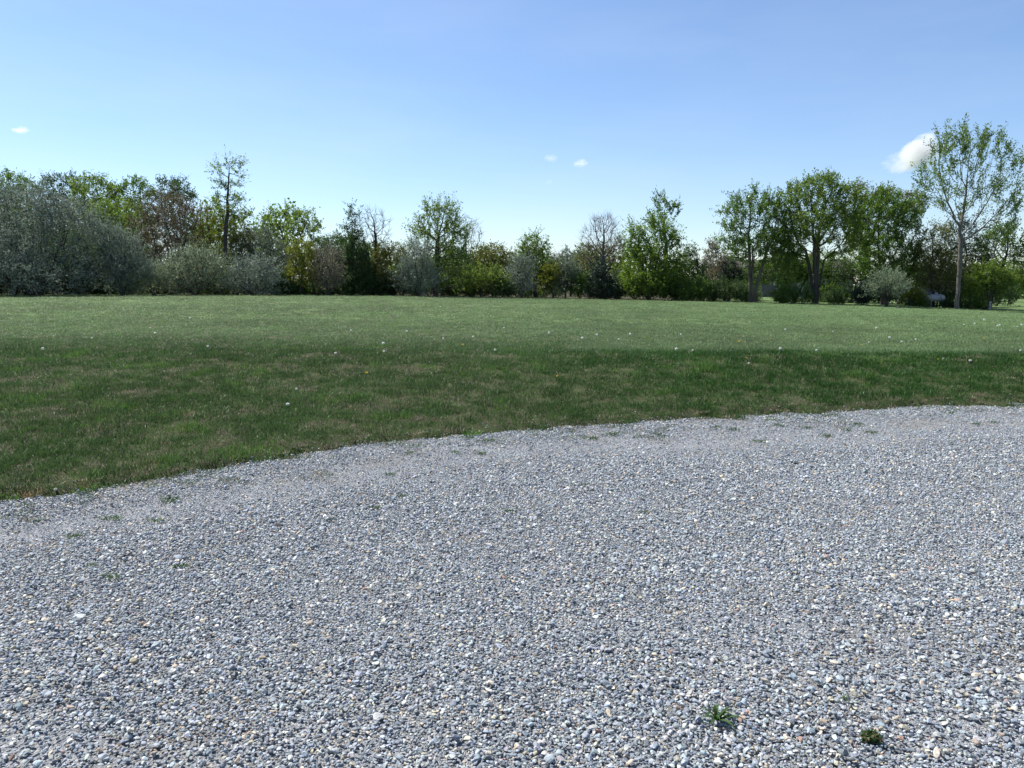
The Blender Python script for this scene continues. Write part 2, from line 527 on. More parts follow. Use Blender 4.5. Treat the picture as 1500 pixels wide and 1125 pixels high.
# fewer loose stones where tyres have pressed the gravel down near the grass
pressed = np.exp(-((de - 1.15 - .5 * (fbm(X1 * .5, Y1 * .5, 61) - .5)) / .6) ** 2) * .5
prob = np.where(de > 0, 1.0 - pressed, np.exp(de / .07) * .16)
soil = sstep((fbm(X1 * .8, Y1 * 1.6, 65) - .54) / .12) * np.exp(-np.clip(de, 0, 9) / 1.3)
prob *= (1 - .72 * soil) * np.where(Y1 > 7.5, .85, 1.0)
prob *= 1 - .35 * sstep((fbm(X1 * .45, Y1 * .9, 67) - .52) / .15)
keep = (np.abs(X1) < wid) & (rng.random(len(X1)) < prob)
X1, Y1, de = X1[keep], Y1[keep], de[keep]
n = len(X1)
size = np.exp(rng.normal(math.log(.0084), .30, n))
size *= 1 + .35 * (fbm(X1 * 1.1, Y1 * 1.1, 63) - .5)
size *= 1 - .4 * pressed[keep]
size = np.clip(size, .0045, .0235)
zz = np.where(de > 0, gravel_z(X1, Y1), np.maximum(gravel_z(X1, Y1), field_z(X1, Y1) + .003)) - .004 + rng.uniform(0, .008, n) * (size / .01)
rot = np.stack([rng.normal(0, .38, n), rng.normal(0, .38, n), rng.uniform(0, 6.283, n)], -1)
scl = size[:, None] * rng.uniform(.82, 1.2, (n, 3))
idx = rng.integers(0, len(STONES), n)
colr = stone_colors(n, rng)
P = np.stack([X1, Y1, zz], -1)
# the 300 stones that show largest stand as pieces of their own
vis = (np.abs(X1 / Y1) < .66) & (Y1 > 2.36)
score = np.where(vis, size / Y1, 0)
big = np.argsort(-score)[:300]
mask = np.ones(n, bool); mask[big] = False
scatter('loose_gravel', P[mask], rot[mask], scl[mask], idx[mask], colr[mask], STONES, drive)
for k in big:
    o = obj('stone', STONES[idx[k]], drive, P[k])
    o.rotation_euler = rot[k]; o.scale = scl[k]
    o['col'] = [float(c) for c in colr[k][:3]]

# ---- grass
def grass_mat():
    m, nt, b, out = new_mat('grass_blade')
    N, Lk = nt.nodes, nt.links
    a = N.new('ShaderNodeAttribute'); a.attribute_type = 'INSTANCER'; a.attribute_name = 'col'
    v = N.new('ShaderNodeAttribute'); v.attribute_name = 'v'
    r = N.new('ShaderNodeMapRange'); r.inputs['To Min'].default_value = .65; r.inputs['To Max'].default_value = 1.35
    Lk.new(v.outputs['Fac'], r.inputs['Value'])
    mx = N.new('ShaderNodeVectorMath'); mx.operation = 'SCALE'
    Lk.new(a.outputs['Vector'], mx.inputs[0]); Lk.new(r.outputs[0], mx.inputs['Scale'])
    Lk.new(mx.outputs[0], b.inputs['Base Color'])
    b.inputs['Roughness'].default_value = .5
    b.inputs['Specular IOR Level'].default_value = .3
    tr = N.new('ShaderNodeBsdfTranslucent'); Lk.new(mx.outputs[0], tr.inputs['Color'])
    ms = N.new('ShaderNodeMixShader'); ms.inputs[0].default_value = .4
    Lk.new(b.outputs[0], ms.inputs[1]); Lk.new(tr.outputs[0], ms.inputs[2]); Lk.new(ms.outputs[0], out.inputs['Surface'])
    return m
GRASS = grass_mat()

def blades(rng, n, rad, h0, h1, width, lean, mat, name='grass_clump'):
    """n bent blades rooted in a disc; three triangles each"""
    r = rad * np.sqrt(rng.random(n)); th = rng.uniform(0, 6.283, n)
    B = np.stack([r * np.cos(th), r * np.sin(th), np.full(n, -.012)], -1)
    ph = rng.uniform(0, 6.283, n); L = rng.uniform(h0, h1, n); le = np.abs(rng.normal(0, lean, n)).clip(0, 1.4)
    D = np.stack([np.cos(ph) * np.sin(le), np.sin(ph) * np.sin(le), np.cos(le)], -1)
    le2 = (le + rng.uniform(.2, .8, n)).clip(0, 1.9)
    D2 = np.stack([np.cos(ph) * np.sin(le2), np.sin(ph) * np.sin(le2), np.cos(le2)], -1)
    az = rng.uniform(0, 6.283, n)
    S = np.stack([np.cos(az), np.sin(az), np.zeros(n)], -1) * (width * rng.uniform(.7, 1.3, n))[:, None] * .5
    M = B + D * (L * .55)[:, None]
    T = M + D2 * (L * .45)[:, None]
    V = np.stack([B - S, B + S, M + S * .8, M - S * .8, T], 1).reshape(-1, 3)
    k = np.arange(n) * 5
    Q = np.stack([k, k + 1, k + 2, k + 3], -1); Tt = np.stack([k + 3, k + 2, k + 4], -1)
    return mesh_np(name, V, Q, Tt, mat, attrs={'v': np.repeat(rng.random(n), 5)})
CLUMPS = [blades(np.random.default_rng(300 + k), 46, .115, .035, .075, .0055, .55, GRASS) for k in range(6)] + \
         [blades(np.random.default_rng(320 + k), 60, .10, .02, .06, .0050, 1.0, GRASS) for k in range(3)]

def scat_xy(rng, dens, y0, y1, slope=.80, extra=3.0):
    W = slope * y1 + extra
    n = int(dens * 2 * W * (y1 - y0))
    x, y = rng.uniform(-W, W, n), rng.uniform(y0, y1, n)
    k = np.abs(x) < slope * y + extra
    return x[k], y[k]

rng = np.random.default_rng(11)
parts = [scat_xy(rng, 230, 3.0, 9.5, .8, 1.2), scat_xy(rng, 150, 9.5, 14.5, .85, 2), scat_xy(rng, 60, 14.5, 22, .9, 2.5),
         scat_xy(rng, 24, 22, 34, .95, 3), scat_xy(rng, 11, 34, 64, .98, 3)]
gx = np.concatenate([p[0] for p in parts]); gy = np.concatenate([p[1] for p in parts])
de = gy - edge_y(gx) - edge_rag(gx, gy)
lane_c = 47.0 + .10 * (gx - 27)
k = ~((gx > 27.5) & (np.abs(gy - lane_c) < 1.6)) & (de > -1.1) & (rng.random(len(gx)) < np.where(de > 0, np.clip(.4 + de / .7, 0, 1), .9 * np.exp(np.minimum(de, 0) / .34) * (fbm(gx * 2.6, gy * 3.4, 73) > np.interp(gx, [-3, 1, 5], [.56, .52, .49])))) & (gy < line_y(gx) + 1.5)
# thin turf on the old bank on the left and along the gravel
thin = fbm(gx * .9, gy * .9, 71)
k &= ~((thin > .62) & (gy < 11.5) & (rng.random(len(gx)) < .3))
gx, gy, de, thin = gx[k], gy[k], de[k], thin[k]
n = len(gx)
gz = np.where(de > 0, field_z(gx, gy), gravel_z(gx, gy) - .004)
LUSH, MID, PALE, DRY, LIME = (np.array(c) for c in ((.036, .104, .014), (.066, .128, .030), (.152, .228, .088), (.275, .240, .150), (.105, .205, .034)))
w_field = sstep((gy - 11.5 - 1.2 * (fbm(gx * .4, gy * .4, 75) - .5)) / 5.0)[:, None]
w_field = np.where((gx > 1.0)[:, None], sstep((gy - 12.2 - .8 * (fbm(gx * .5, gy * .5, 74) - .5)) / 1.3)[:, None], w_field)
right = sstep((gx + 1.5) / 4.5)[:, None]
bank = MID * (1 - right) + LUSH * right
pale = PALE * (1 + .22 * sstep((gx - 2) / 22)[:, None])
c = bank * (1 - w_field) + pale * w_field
t = fbm(gx * .7, gy * .35, 77)[:, None]
c = c * (0.72 + .56 * t) * (.86 + .28 * fbm(gx * .10, gy * .9, 78))[:, None]
lime = (fbm(gx * 2.6, gy * 2.6, 79) > .68) & (rng.random(n) < .6) & (gy < 26)
c[lime] = (LIME * (1 - .5 * w_field) + PALE * .5 * w_field)[lime]
dryp = sstep((fbm(gx * 3.6, gy * 2.6, 81) - .42) / .24) * (.62 - .52 * right[:, 0]) * (1 - .6 * w_field[:, 0])
dryp = np.maximum(dryp, .55 * np.exp(-np.clip(de, 0, None) / .35))
dryp = np.maximum(dryp, (.5 - .15 * right[:, 0]) * np.exp(-np.clip(de, 0, None) / (1.6 - .8 * right[:, 0])) * sstep((fbm(gx * 2.3, gy * 2.3, 83) - .42) / .2))
dryp = np.maximum(dryp, .08 - .05 * right[:, 0])
dry = rng.random(n) < dryp
c[dry] = DRY * rng.uniform(.55, 1.1, (dry.sum(), 1))
c = c * .9 + .1 * c.mean(1, keepdims=True)
c *= rng.uniform(.8, 1.2, (n, 1))
gs = np.interp(gy, [3, 9.5, 14.5, 22, 34, 64], [.85, 1.0, 1.25, 1.7, 2.4, 3.0]) * rng.uniform(.75, 1.3, n)
zs = np.interp(gy, [3, 12, 14.5, 22, 64], [.95, 1.0, .85, .8, .95]) * rng.uniform(.7, 1.25, n)
zs *= np.where(lime & (gy < 12), 1.35, 1.0)
zs *= np.where(gy < 12.5, np.exp(rng.normal(0, .28, n)), 1.0)
zs = np.where(de < 0, zs * .55, zs); gs = np.where(de < 0, gs * .7, gs)
gi = np.where(dry, rng.integers(6, 9, n), rng.integers(0, 6, n))
rotg = np.stack([rng.normal(0, .08, n), rng.normal(0, .08, n), rng.uniform(0, 6.283, n)], -1)
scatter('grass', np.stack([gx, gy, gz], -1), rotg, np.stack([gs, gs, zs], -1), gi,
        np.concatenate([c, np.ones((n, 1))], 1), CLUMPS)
bpy.data.objects['grass']['label'] = 'short mown grass covering the field and its bank'
bpy.data.objects['grass']['category'] = 'grass'

# ------------------------------------------------------------------ trees
def tubes(P0, P1, R0, R1, k):
    d = P1 - P0
    L = np.linalg.norm(d, axis=1, keepdims=True); d = d / np.maximum(L, 1e-6)
    a = np.where(np.abs(d[:, 2:3]) > .9, np.array([[1., 0, 0]]), np.array([[0, 0, 1.]]))
    u = np.cross(d, a); u /= np.linalg.norm(u, axis=1, keepdims=True)
    v = np.cross(d, u)
    ang = np.arange(k) * 2 * math.pi / k
    ring = np.cos(ang)[None, :, None] * u[:, None] + np.sin(ang)[None, :, None] * v[:, None]
    A = P0[:, None] + ring * R0[:, None, None]
    B = P1[:, None] + ring * R1[:, None, None] + d[:, None] * (R1[:, None, None] * .3)
    V = np.concatenate([A, B], 1).reshape(-1, 3)
    e = np.arange(len(P0))[:, None] * 2 * k
    i = np.arange(k)[None]; j = (i + 1) % k
    Q = np.stack([e + i, e + j, e + k + j, e + k + i], -1).reshape(-1, 4)
    return V, Q

def grow(att, chains, D, kill, infl, trop, rng):
    pos, par, drn = [], [], []
    for ch in chains:
        last = -1
        for q, p in enumerate(ch):
            pos.append(p); par.append(last); last = len(pos) - 1
    pos = np.array(pos); par = list(par)
    na = len(att)
    near_d = np.full(na, 1e9); near_i = np.zeros(na, int)
    alive = np.ones(na, bool); stale = np.zeros(na, int)
    def upd(lo):
        new = pos[lo:]
        d = np.linalg.norm(att[:, None] - new[None], axis=2)
        m = d.argmin(1); dm = d[np.arange(na), m]
        b = dm < near_d - 1e-4
        near_d[b] = dm[b]; near_i[b] = m[b] + lo
        return b
    upd(0)
    for it in range(140):
        act = alive & (near_d < infl)
        if not act.any():
            if not alive.any(): break
            infl *= 1.5
            continue
        nodes, inv = np.unique(near_i[act], return_inverse=True)
        v = att[act] - pos[near_i[act]]
        v /= np.maximum(np.linalg.norm(v, axis=1, keepdims=True), 1e-6)
        s = np.zeros((len(nodes), 3)); np.add.at(s, inv, v)
        s /= np.maximum(np.linalg.norm(s, axis=1, keepdims=True), 1e-6)
        s += trop + rng.normal(0, .16, s.shape)
        s /= np.linalg.norm(s, axis=1, keepdims=True)
        lo = len(pos)
        pos = np.vstack([pos, pos[nodes] + s * D]); par += [int(x) for x in nodes]
        b = upd(lo)
        stale[act & ~b] += 1
        alive &= (near_d > kill) & (stale < 4)
        if len(pos) > 4500: break
    return pos, np.array(par)

def leaves_mesh(name, C, size, aspect, rng, v, mat, up=.35, axis=None):
    n = len(C)
    d = rng.normal(size=(n, 3))
    if axis is not None: d = d * .75 + axis
    d /= np.linalg.norm(d, axis=1, keepdims=True)
    nn = rng.normal(size=(n, 3)); nn[:, 2] += up
    s = np.cross(d, nn); s /= np.maximum(np.linalg.norm(s, axis=1, keepdims=True), 1e-6)
    L = (size * rng.uniform(.65, 1.35, n))[:, None]
    W = L * aspect * .5
    V = np.stack([C, C + d * L * .5 + s * W, C + d * L, C + d * L * .5 - s * W], 1).reshape(-1, 3)
    k = np.arange(n) * 4
    return mesh_np(name, V, np.stack([k, k + 1, k + 2, k + 3], -1), mat=mat, attrs={'v': np.repeat(np.clip(v, 0, 1), 4)})

TREE_LOG = []
LK = 1.06
def plant(name, label, cat, base_px, depth, blobs, pal, nleaf, lsize=.13, natt=350, bark='dark', stems=1, r0=None, D=None,
          trop=.12, aspect=.5, sig=.9, twigs=3, fork=None, deep=.85, hollow=1.9, seed=None, group=None, upright=0.25, leafy=3, twig_len=.7, lean=0.0, fill=.3, onwig=.55):
    """tree or shrub: crown volumes are ellipsoids (photo column, row, half width, half height), branches grow into them"""
    seed = abs(seed if seed is not None else int(base_px * 7 + depth * 13 + len(blobs)))
    natt = int(natt * 2.1); nleaf = int(nleaf * LK)
    rng = np.random.default_rng(seed)
    bx = at(base_px, HZ, depth)[0]
    base = np.array([bx, depth, float(terrain(bx, depth)) - .06])
    sc = depth / F
    A, wts = [], []
    E = []
    for b in blobs:
        cx, cy, rx, ry = b[:4]
        c = at(cx, cy, depth) - base
        if len(b) > 4: c[1] += b[4]
        E.append((c, np.array([rx * sc, min(rx * sc, 4.5) * deep, ry * sc])))
    vol = np.array([e[1].prod() ** .8 for e in E]); vol /= vol.sum()
    for (c, r), f in zip(E, vol):
        m = max(6, int(natt * f))
        u = rng.normal(size=(m, 3)); u /= np.linalg.norm(u, axis=1, keepdims=True)
        u *= rng.random((m, 1)) ** (1 / (hollow + 1.2))
        A.append(c + u * r)
    A = np.vstack(A)
    A = A[A[:, 2] > .12]
    H = A[:, 2].max()
    D = D or max(.15, H / 34)
    zb = np.percentile(A[:, 2], 4)
    cm = A.mean(0)
    chains = []
    for s in range(stems):
        a = rng.uniform(0, 6.283)
        if stems == 1:
            top = np.array([cm[0] * .55 + lean, cm[1] * .4, fork if fork else max(zb, .25)])
            off = np.zeros(3)
        else:
            sp = np.std(A[:, 0]) * .9
            a = 6.283 * s / stems + rng.uniform(-.4, .4)
            top = np.array([cm[0] * .6 + math.cos(a) * sp * .55, math.sin(a) * sp * .45, (fork if fork else max(zb + .15 * (H - zb), .4)) * rng.uniform(.75, 1.2)])
            off = np.array([math.cos(a), math.sin(a), 0]) * (.04 + .012 * H)
        m = max(3, int(np.linalg.norm(top) / D))
        t = np.linspace(0, 1, m)[:, None]
        ch = off * (1 - t) + top * np.concatenate([t ** 1.25, t ** 1.25, t], 1)
        ch[1:] += np.cumsum(rng.normal(0, .035 * D * 2, (m - 1, 3)), 0) * [1, 1, .2]
        chains.append(ch)
    pos, par = grow(A, chains, D, D * 1.45, D * 8, np.array([0, 0, trop]), rng)
    n = len(pos)
    # pipe model
    ex = 2.25
    acc = np.zeros(n); hgt = np.zeros(n, int); kids = np.zeros(n, int)
    tip = .011
    for i in range(n - 1, -1, -1):
        if acc[i] == 0: acc[i] = tip ** ex
        p = par[i]
        if p >= 0:
            acc[p] += acc[i]; kids[p] += 1
            hgt[p] = max(hgt[p], hgt[i] + 1)
    rad = acc ** (1 / ex)
    rb = rad[par < 0].max()
    if r0:
        kk = math.log(r0 / tip) / math.log(rb / tip)
        rad = tip * (rad / tip) ** kk
    e = np.where(par >= 0)[0]
    P0, P1 = pos[par[e]], pos[e]
    R0, R1 = rad[par[e]], rad[e]
    R0 = np.minimum(R0, R1 * 1.7 + .003)
    root_edges = par[par[e]] < 0
    R0 = np.where(root_edges, R0 * 1.35, R0)
    thick = R1 > .035
    # fine twigs at the outer nodes
    tn = np.where(hgt <= 1)[0]
    tn = tn[par[tn] >= 0]
    Vs, Qs, off = [], [], 0
    sets = [(P0[thick], P1[thick], R0[thick], R1[thick], 7), (P0[~thick], P1[~thick], R0[~thick], R1[~thick], 3)]
    tp = np.repeat(tn, twigs)
    if len(tp):
        dd = pos[tp] - pos[par[tp]]
        dd /= np.maximum(np.linalg.norm(dd, axis=1, keepdims=True), 1e-6)
        dd = dd + rng.normal(0, .55, dd.shape) + np.array([0, 0, trop + upright])
        dd /= np.linalg.norm(dd, axis=1, keepdims=True)
        tl = rng.uniform(.45, 1.2, (len(tp), 1)) * twig_len
        tw1 = pos[tp] + dd * tl
        sets.append((pos[tp], tw1, np.full(len(tp), .008), np.full(len(tp), .003), 3))
    for s in sets:
        if len(s[0]) == 0: continue
        V, Q = tubes(*s)
        Vs.append(V); Qs.append(Q + off); off += len(V)
    root = thing(name, label, cat, base, group)
    obj('trunk', mesh_np('trunk', np.vstack(Vs), np.vstack(Qs), mat=BARK[bark], smooth=True), root)
    if nleaf:
        ln = np.where(hgt <= leafy)[0]
        ln = ln[par[ln] >= 0]
        nt_ = int(nleaf * onwig) if len(tp) else 0
        ci = rng.choice(ln, nleaf - nt_)
        C = pos[ci] + rng.normal(0, D * sig * .5, (nleaf - nt_, 3))
        fill = rng.random(len(C)) < fill                          # sprays that reach beyond the modelled twigs
        ai = rng.integers(0, len(A), int(fill.sum()))
        C[fill] = A[ai] + rng.normal(0, D * .55, (len(ai), 3))
        cl = ci.copy(); cl[fill] = ai % n
        ax = np.zeros_like(C)
        if nt_:
            ti = rng.integers(0, len(tp), nt_)
            C2 = pos[tp[ti]] + (tw1[ti] - pos[tp[ti]]) * rng.uniform(.1, 1.1, (nt_, 1)) + rng.normal(0, .06, (nt_, 3))
            C = np.vstack([C, C2]); cl = np.concatenate([cl, tp[ti]])
            ax = np.vstack([ax, dd[ti]])
        tone = rng.random(n)                                   # twig by twig
        v = .55 * tone[cl] + .45 * rng.random(len(C))
        ok = C[:, 2] > .05
        obj('crown', leaves_mesh('crown', C[ok], lsize, aspect, rng, v[ok], LEAF[pal], axis=ax[ok] * (.8 + upright)), root)
    TREE_LOG.append((name, n, nleaf))
    return root

# --- left wood, back row: tall green trees behind the silver bushes
G = 'green trees of the wood behind the silver bushes'
back = [(-70, 66, [(-70, 300, 60, 60), (-60, 350, 70, 60)], 'green'), (18, 66, [(15, 285, 38, 34), (15, 340, 45, 70)], 'green'),
        (92, 68, [(92, 285, 34, 33), (95, 340, 44, 65)], 'dark'), (142, 66, [(140, 288, 34, 30), (140, 345, 40, 60)], 'fresh'),
        (197, 67, [(200, 288, 26, 28), (195, 345, 40, 60)], 'green'), (256, 69, [(255, 292, 33, 31), (255, 350, 40, 60)], 'dark')]
back_names = ['green tree standing past the outer side of the huge silver bush', 'green tree top behind the crest of the huge silver bush', 'dark green tree top over the shoulder of the huge silver bush',
              'lighter green tree top above the low bright green tree', 'green tree top between low bright green tree and brown budding tree', 'dark green tree top right behind the brown budding tree']
for (px, d, bl, pal), lab in zip(back, back_names):
    plant('broadleaf_tree', lab, 'tree', px, d, bl, pal, 13000, .16, 300, group=G)
plant('broadleaf_tree', 'low bright green tree between silver bush and brown budding tree', 'tree', 172, 56, [(168, 325, 38, 34), (175, 375, 35, 40)], 'fresh', 12000, .13, 280)
# --- silver bushes at the edge of the field
plant('silver_bush', 'huge silvery grey-green bush, tallest and widest of the silver bushes', 'bush', 55, 48,
      [(20, 335, 85, 58), (-65, 340, 70, 70), (100, 360, 62, 48), (60, 402, 110, 26, -1.2), (62, 300, 36, 30), (115, 330, 30, 34), (-30, 400, 85, 30, -1.0), (0, 295, 30, 24), (30, 372, 70, 36, -2.0), (150, 395, 44, 30), (-90, 400, 50, 32)],
      'silver', 60000, .145, 1000, stems=9, aspect=.3, deep=.75, trop=.1, twigs=4, twig_len=1.1, upright=.3, fill=.3, onwig=.68, fork=1.0)
plant('silver_bush', 'silvery bush with outward fronds beside the huge silver bush', 'bush', 178, 47.5,
      [(172, 378, 26, 34), (190, 402, 30, 26), (158, 352, 14, 18), (196, 372, 12, 20)], 'silver', 13000, .125, 300, stems=6, aspect=.27, twigs=4, upright=.6, trop=.25, twig_len=1.15, fill=.05, onwig=.85)
plant('brown_tree', 'brown budding tree with fine bare twigs among green trees', 'tree', 245, 54,
      [(245, 335, 50, 52), (232, 380, 45, 50), (285, 340, 25, 45)], 'brown', 15000, .10, 560, stems=4, twigs=5, aspect=.45, upright=.3)
plant('broadleaf_tree', 'yellow-green leafy tree next to the tall thin spire tree', 'tree', 318, 55,
      [(318, 345, 28, 45), (310, 385, 30, 40), (345, 360, 28, 40)], 'yellow', 12000, .11, 320, stems=2)
plant('spire_tree', 'tall thin spire tree with sparse upswept branches above the wood', 'tree', 332, 54,
      [(320, 250, 14, 14), (347, 248, 14, 16), (334, 272, 20, 16), (334, 298, 28, 14), (340, 316, 30, 9), (334, 240, 8, 14)], 'fresh', 3600, .115, 170, bark='dark', r0=.13, twigs=3, fork=8.6, sig=.4, hollow=1.6, trop=.25, leafy=3, fill=0, upright=.5)
plant('silver_bush', 'feathery silver bush with upswept fronds in front of brown tree', 'bush', 284, 49.5,
      [(288, 402, 36, 30), (268, 415, 34, 18), (305, 415, 22, 18)], 'silver2', 13000, .12, 380, stems=6, aspect=.24, upright=.8, trop=.3, twigs=4, twig_len=1.25, fill=0, onwig=.9)
plant('silver_bush', 'low pale green frond bush below the brown tree', 'bush', 226, 48.5,
      [(225, 415, 24, 16), (212, 420, 16, 12)], 'silver2', 5000, .11, 160, stems=4, aspect=.28, upright=.6, twig_len=.95, fill=.05, onwig=.85)
plant('silver_bush', 'spreading low silver bush right of the dark hollow under yellow-green tree', 'bush', 372, 50,
      [(372, 408, 34, 25), (352, 415, 22, 18)], 'silver', 10000, .115, 300, stems=5, aspect=.28, upright=.4, twig_len=.95, fill=.05, onwig=.85)
plant('silver_bush', 'tall hazy grey-green bush behind the spreading low silver bush', 'bush', 382, 55,
      [(378, 372, 34, 42), (400, 390, 26, 40), (350, 380, 20, 45)], 'grey', 13000, .12, 380, stems=4, aspect=.35, twigs=4)
plant('gappy_tree', 'open-crowned tree with clumped leaves and sky showing through', 'tree', 424, 60,
      [(425, 330, 46, 26), (410, 355, 34, 26), (455, 345, 20, 22), (430, 375, 26, 20), (392, 340, 16, 26)], 'fresh', 6800, .15, 230, r0=.2, sig=.5, fork=2.2, leafy=2, twigs=2, fill=0)
plant('yellow_shrub', 'upright bright yellow-green shrub below the open-crowned tree', 'shrub', 440, 53,
      [(441, 380, 19, 28), (440, 400, 22, 20)], 'yellow', 6500, .10, 200, stems=4, upright=.5)
plant('tan_shrub', 'pale tan budding shrub beside the yellow-green shrub', 'shrub', 480, 53.5,
      [(480, 388, 23, 26), (478, 408, 24, 18)], 'tan', 6000, .095, 260, stems=5, twigs=5, upright=.5, aspect=.4)
plant('dome_tree', 'dense dark green round-topped tree behind the tan shrub', 'tree', 500, 68,
      [(500, 375, 52, 32), (470, 390, 30, 30), (535, 390, 25, 30)], 'dark', 15000, .16, 330)
plant('narrow_tree', 'narrow dark green tree with tufted spire beside the bare twin tree', 'tree', 515, 56,
      [(516, 320, 8, 18), (514, 345, 14, 20), (512, 375, 26, 26), (520, 400, 28, 28)], 'dark', 11000, .13, 300, r0=.14, fork=5.5)
plant('bare_tree', 'leafless tree with two thin trunks and spreading twigs', 'tree', 545, 57,
      [(545, 338, 24, 30), (538, 325, 16, 18), (560, 335, 16, 24)], 'brown', 0, .1, 200, bark='dark', stems=2, r0=.14, twigs=4, fork=3.5, twig_len=.6, hollow=1)
plant('mixed_shrub', 'brownish green thicket shrub between bare tree and silver bush', 'shrub', 575, 57,
      [(575, 382, 28, 26), (560, 400, 26, 28), (592, 400, 20, 24)], 'olive', 9000, .12, 260, stems=4)
plant('silver_bush', 'upright silver bush at the foot of the tall open tree', 'bush', 612, 55,
      [(612, 388, 20, 34), (615, 408, 26, 24), (600, 405, 18, 24)], 'silver', 12000, .115, 330, stems=5, aspect=.3, upright=.4, twig_len=.95, fill=.05, onwig=.85)
plant('tall_open_tree', 'tall open tree with thick trunk, dense low and airy at top', 'tree', 637, 57,
      [(642, 335, 36, 36), (622, 350, 22, 24), (664, 352, 26, 34), (655, 400, 36, 32), (628, 312, 10, 16), (652, 312, 18, 18)], 'fresh', 10500, .135, 380, r0=.24, fork=4.6, sig=.5, leafy=2, trop=.4, fill=.05, upright=.6, twig_len=.9)
plant('dark_tree', 'dark green thicket tree behind the thick trunk', 'tree', 660, 62,
      [(655, 395, 40, 38), (675, 400, 30, 30)], 'dark', 10000, .14, 260, stems=2)
plant('bare_tree', 'pale leafless tree peeking out behind the tall open tree', 'tree', 690, 66,
      [(690, 350, 20, 34), (680, 370, 18, 24)], 'brown', 0, .1, 160, bark='twig', r0=.13, twigs=5, fork=3.0, hollow=1)
plant('round_tree', 'rounded olive-green tree with brownish new leaves', 'tree', 724, 62,
      [(722, 390, 32, 30), (705, 405, 26, 26), (742, 400, 20, 30)], 'olive', 12000, .13, 320, stems=2)
plant('round_tree', 'leafy green shrub tree in front of the olive rounded tree', 'tree', 705, 59,
      [(700, 412, 24, 22), (722, 414, 24, 20)], 'fresh', 7000, .12, 220, stems=3)
plant('knobby_tree', 'fresh green tree with knobby top shoots beside slim silver bush', 'tree', 785, 62,
      [(782, 365, 22, 22), (785, 395, 25, 34), (770, 375, 12, 18)], 'bright', 10000, .12, 300, r0=.16, sig=.6)
plant('silver_bush', 'slim silver bush in front of the knobby green tree', 'bush', 764, 59,
      [(764, 398, 16, 22), (764, 415, 18, 18)], 'silver', 6500, .11, 220, stems=4, aspect=.3, upright=.4, twig_len=.95, fill=.05, onwig=.85)
plant('low_shrub', 'low round dark shrub beside the slim silver bush', 'shrub', 737, 58.5,
      [(737, 425, 18, 12)], 'dark', 3500, .11, 120, stems=4)
plant('small_tree', 'small yellow-green tree on a thin dark trunk', 'tree', 811, 60.5,
      [(807, 405, 17, 16), (800, 416, 12, 12)], 'yellow', 4500, .11, 170, r0=.07)
plant('small_tree', 'small grey-green tree on a thin trunk', 'tree', 828, 60.5,
      [(832, 402, 16, 18), (826, 418, 13, 10)], 'grey', 4000, .12, 150, r0=.07)
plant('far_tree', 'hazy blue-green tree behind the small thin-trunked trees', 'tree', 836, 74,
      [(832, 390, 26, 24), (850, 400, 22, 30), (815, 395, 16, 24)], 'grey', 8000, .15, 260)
plant('low_shrub', 'loose green shrub beside the dark evergreen', 'shrub', 850, 60.5,
      [(850, 418, 14, 16), (842, 425, 10, 10)], 'green', 3800, .11, 140, stems=3)
plant('bare_tree', 'large leafless tree with upright fan of branches behind evergreen', 'tree', 882, 64,
      [(882, 348, 30, 30), (862, 362, 16, 24), (900, 360, 16, 26), (882, 330, 18, 14)], 'olive', 0, .1, 420, bark='twig', r0=.2, twigs=5, fork=3.6, trop=.3, hollow=1.2, upright=.4, twig_len=.7)
plant('budding_tree', 'thinly leafed tree standing under the large leafless tree', 'tree', 884, 68,
      [(870, 372, 22, 16), (900, 368, 20, 16), (905, 390, 22, 22), (860, 388, 22, 18)], 'olive', 5500, .13, 240, r0=.14, sig=.6)
plant('evergreen', 'dark conical evergreen in front of the large leafless tree', 'evergreen', 880, 60,
      [(880, 428, 21, 14), (880, 412, 18, 14), (880, 398, 12, 13), (880, 386, 5, 10), (898, 425, 10, 14)], 'conifer', 13000, .10, 320, r0=.12, fork=2.7, trop=-.05, hollow=1.2)
plant('bright_tree', 'big bright green multi-stemmed tree reaching down to the ground', 'tree', 950, 60,
      [(932, 356, 18, 30), (955, 350, 20, 32), (978, 362, 20, 32), (950, 395, 38, 36), (982, 400, 26, 36), (955, 418, 44, 22)], 'bright', 27000, .135, 640, stems=5, fork=3.4, sig=.6, upright=.6, trop=.3, fill=.25, twig_len=.9)
plant('gappy_tree', 'tall tree top showing above the big bright green tree', 'tree', 972, 70,
      [(968, 298, 12, 15), (982, 312, 14, 18), (968, 325, 16, 18)], 'green', 2300, .15, 90, r0=.16, fork=5.2, sig=.4, fill=0, upright=.6)
plant('dark_tree', 'dark green half-bare tree beside the big bright green tree', 'tree', 1008, 62,
      [(1008, 385, 18, 22), (1018, 405, 18, 24), (998, 405, 20, 24)], 'dark', 7500, .12, 230, r0=.12)
plant('round_shrub', 'rounded yellow-green shrub at the edge of the field', 'shrub', 1015, 58.5,
      [(1015, 428, 22, 14), (1005, 431, 13, 11)], 'bright', 6500, .10, 200, stems=6)
plant('dark_shrub', 'wide dark green shrub between yellow-green shrub and multi-trunk tree', 'shrub', 1065, 58.5,
      [(1055, 428, 17, 15), (1078, 430, 17, 13), (1066, 424, 14, 10)], 'dark', 7500, .10, 220, stems=6)
plant('rusty_evergreen', 'dusky brown-green cone-shaped tree behind wide dark shrub', 'evergreen', 1062, 63,
      [(1062, 405, 22, 18), (1062, 388, 14, 16), (1060, 376, 6, 10)], 'brown', 5000, .10, 240, r0=.12, fork=2.6)
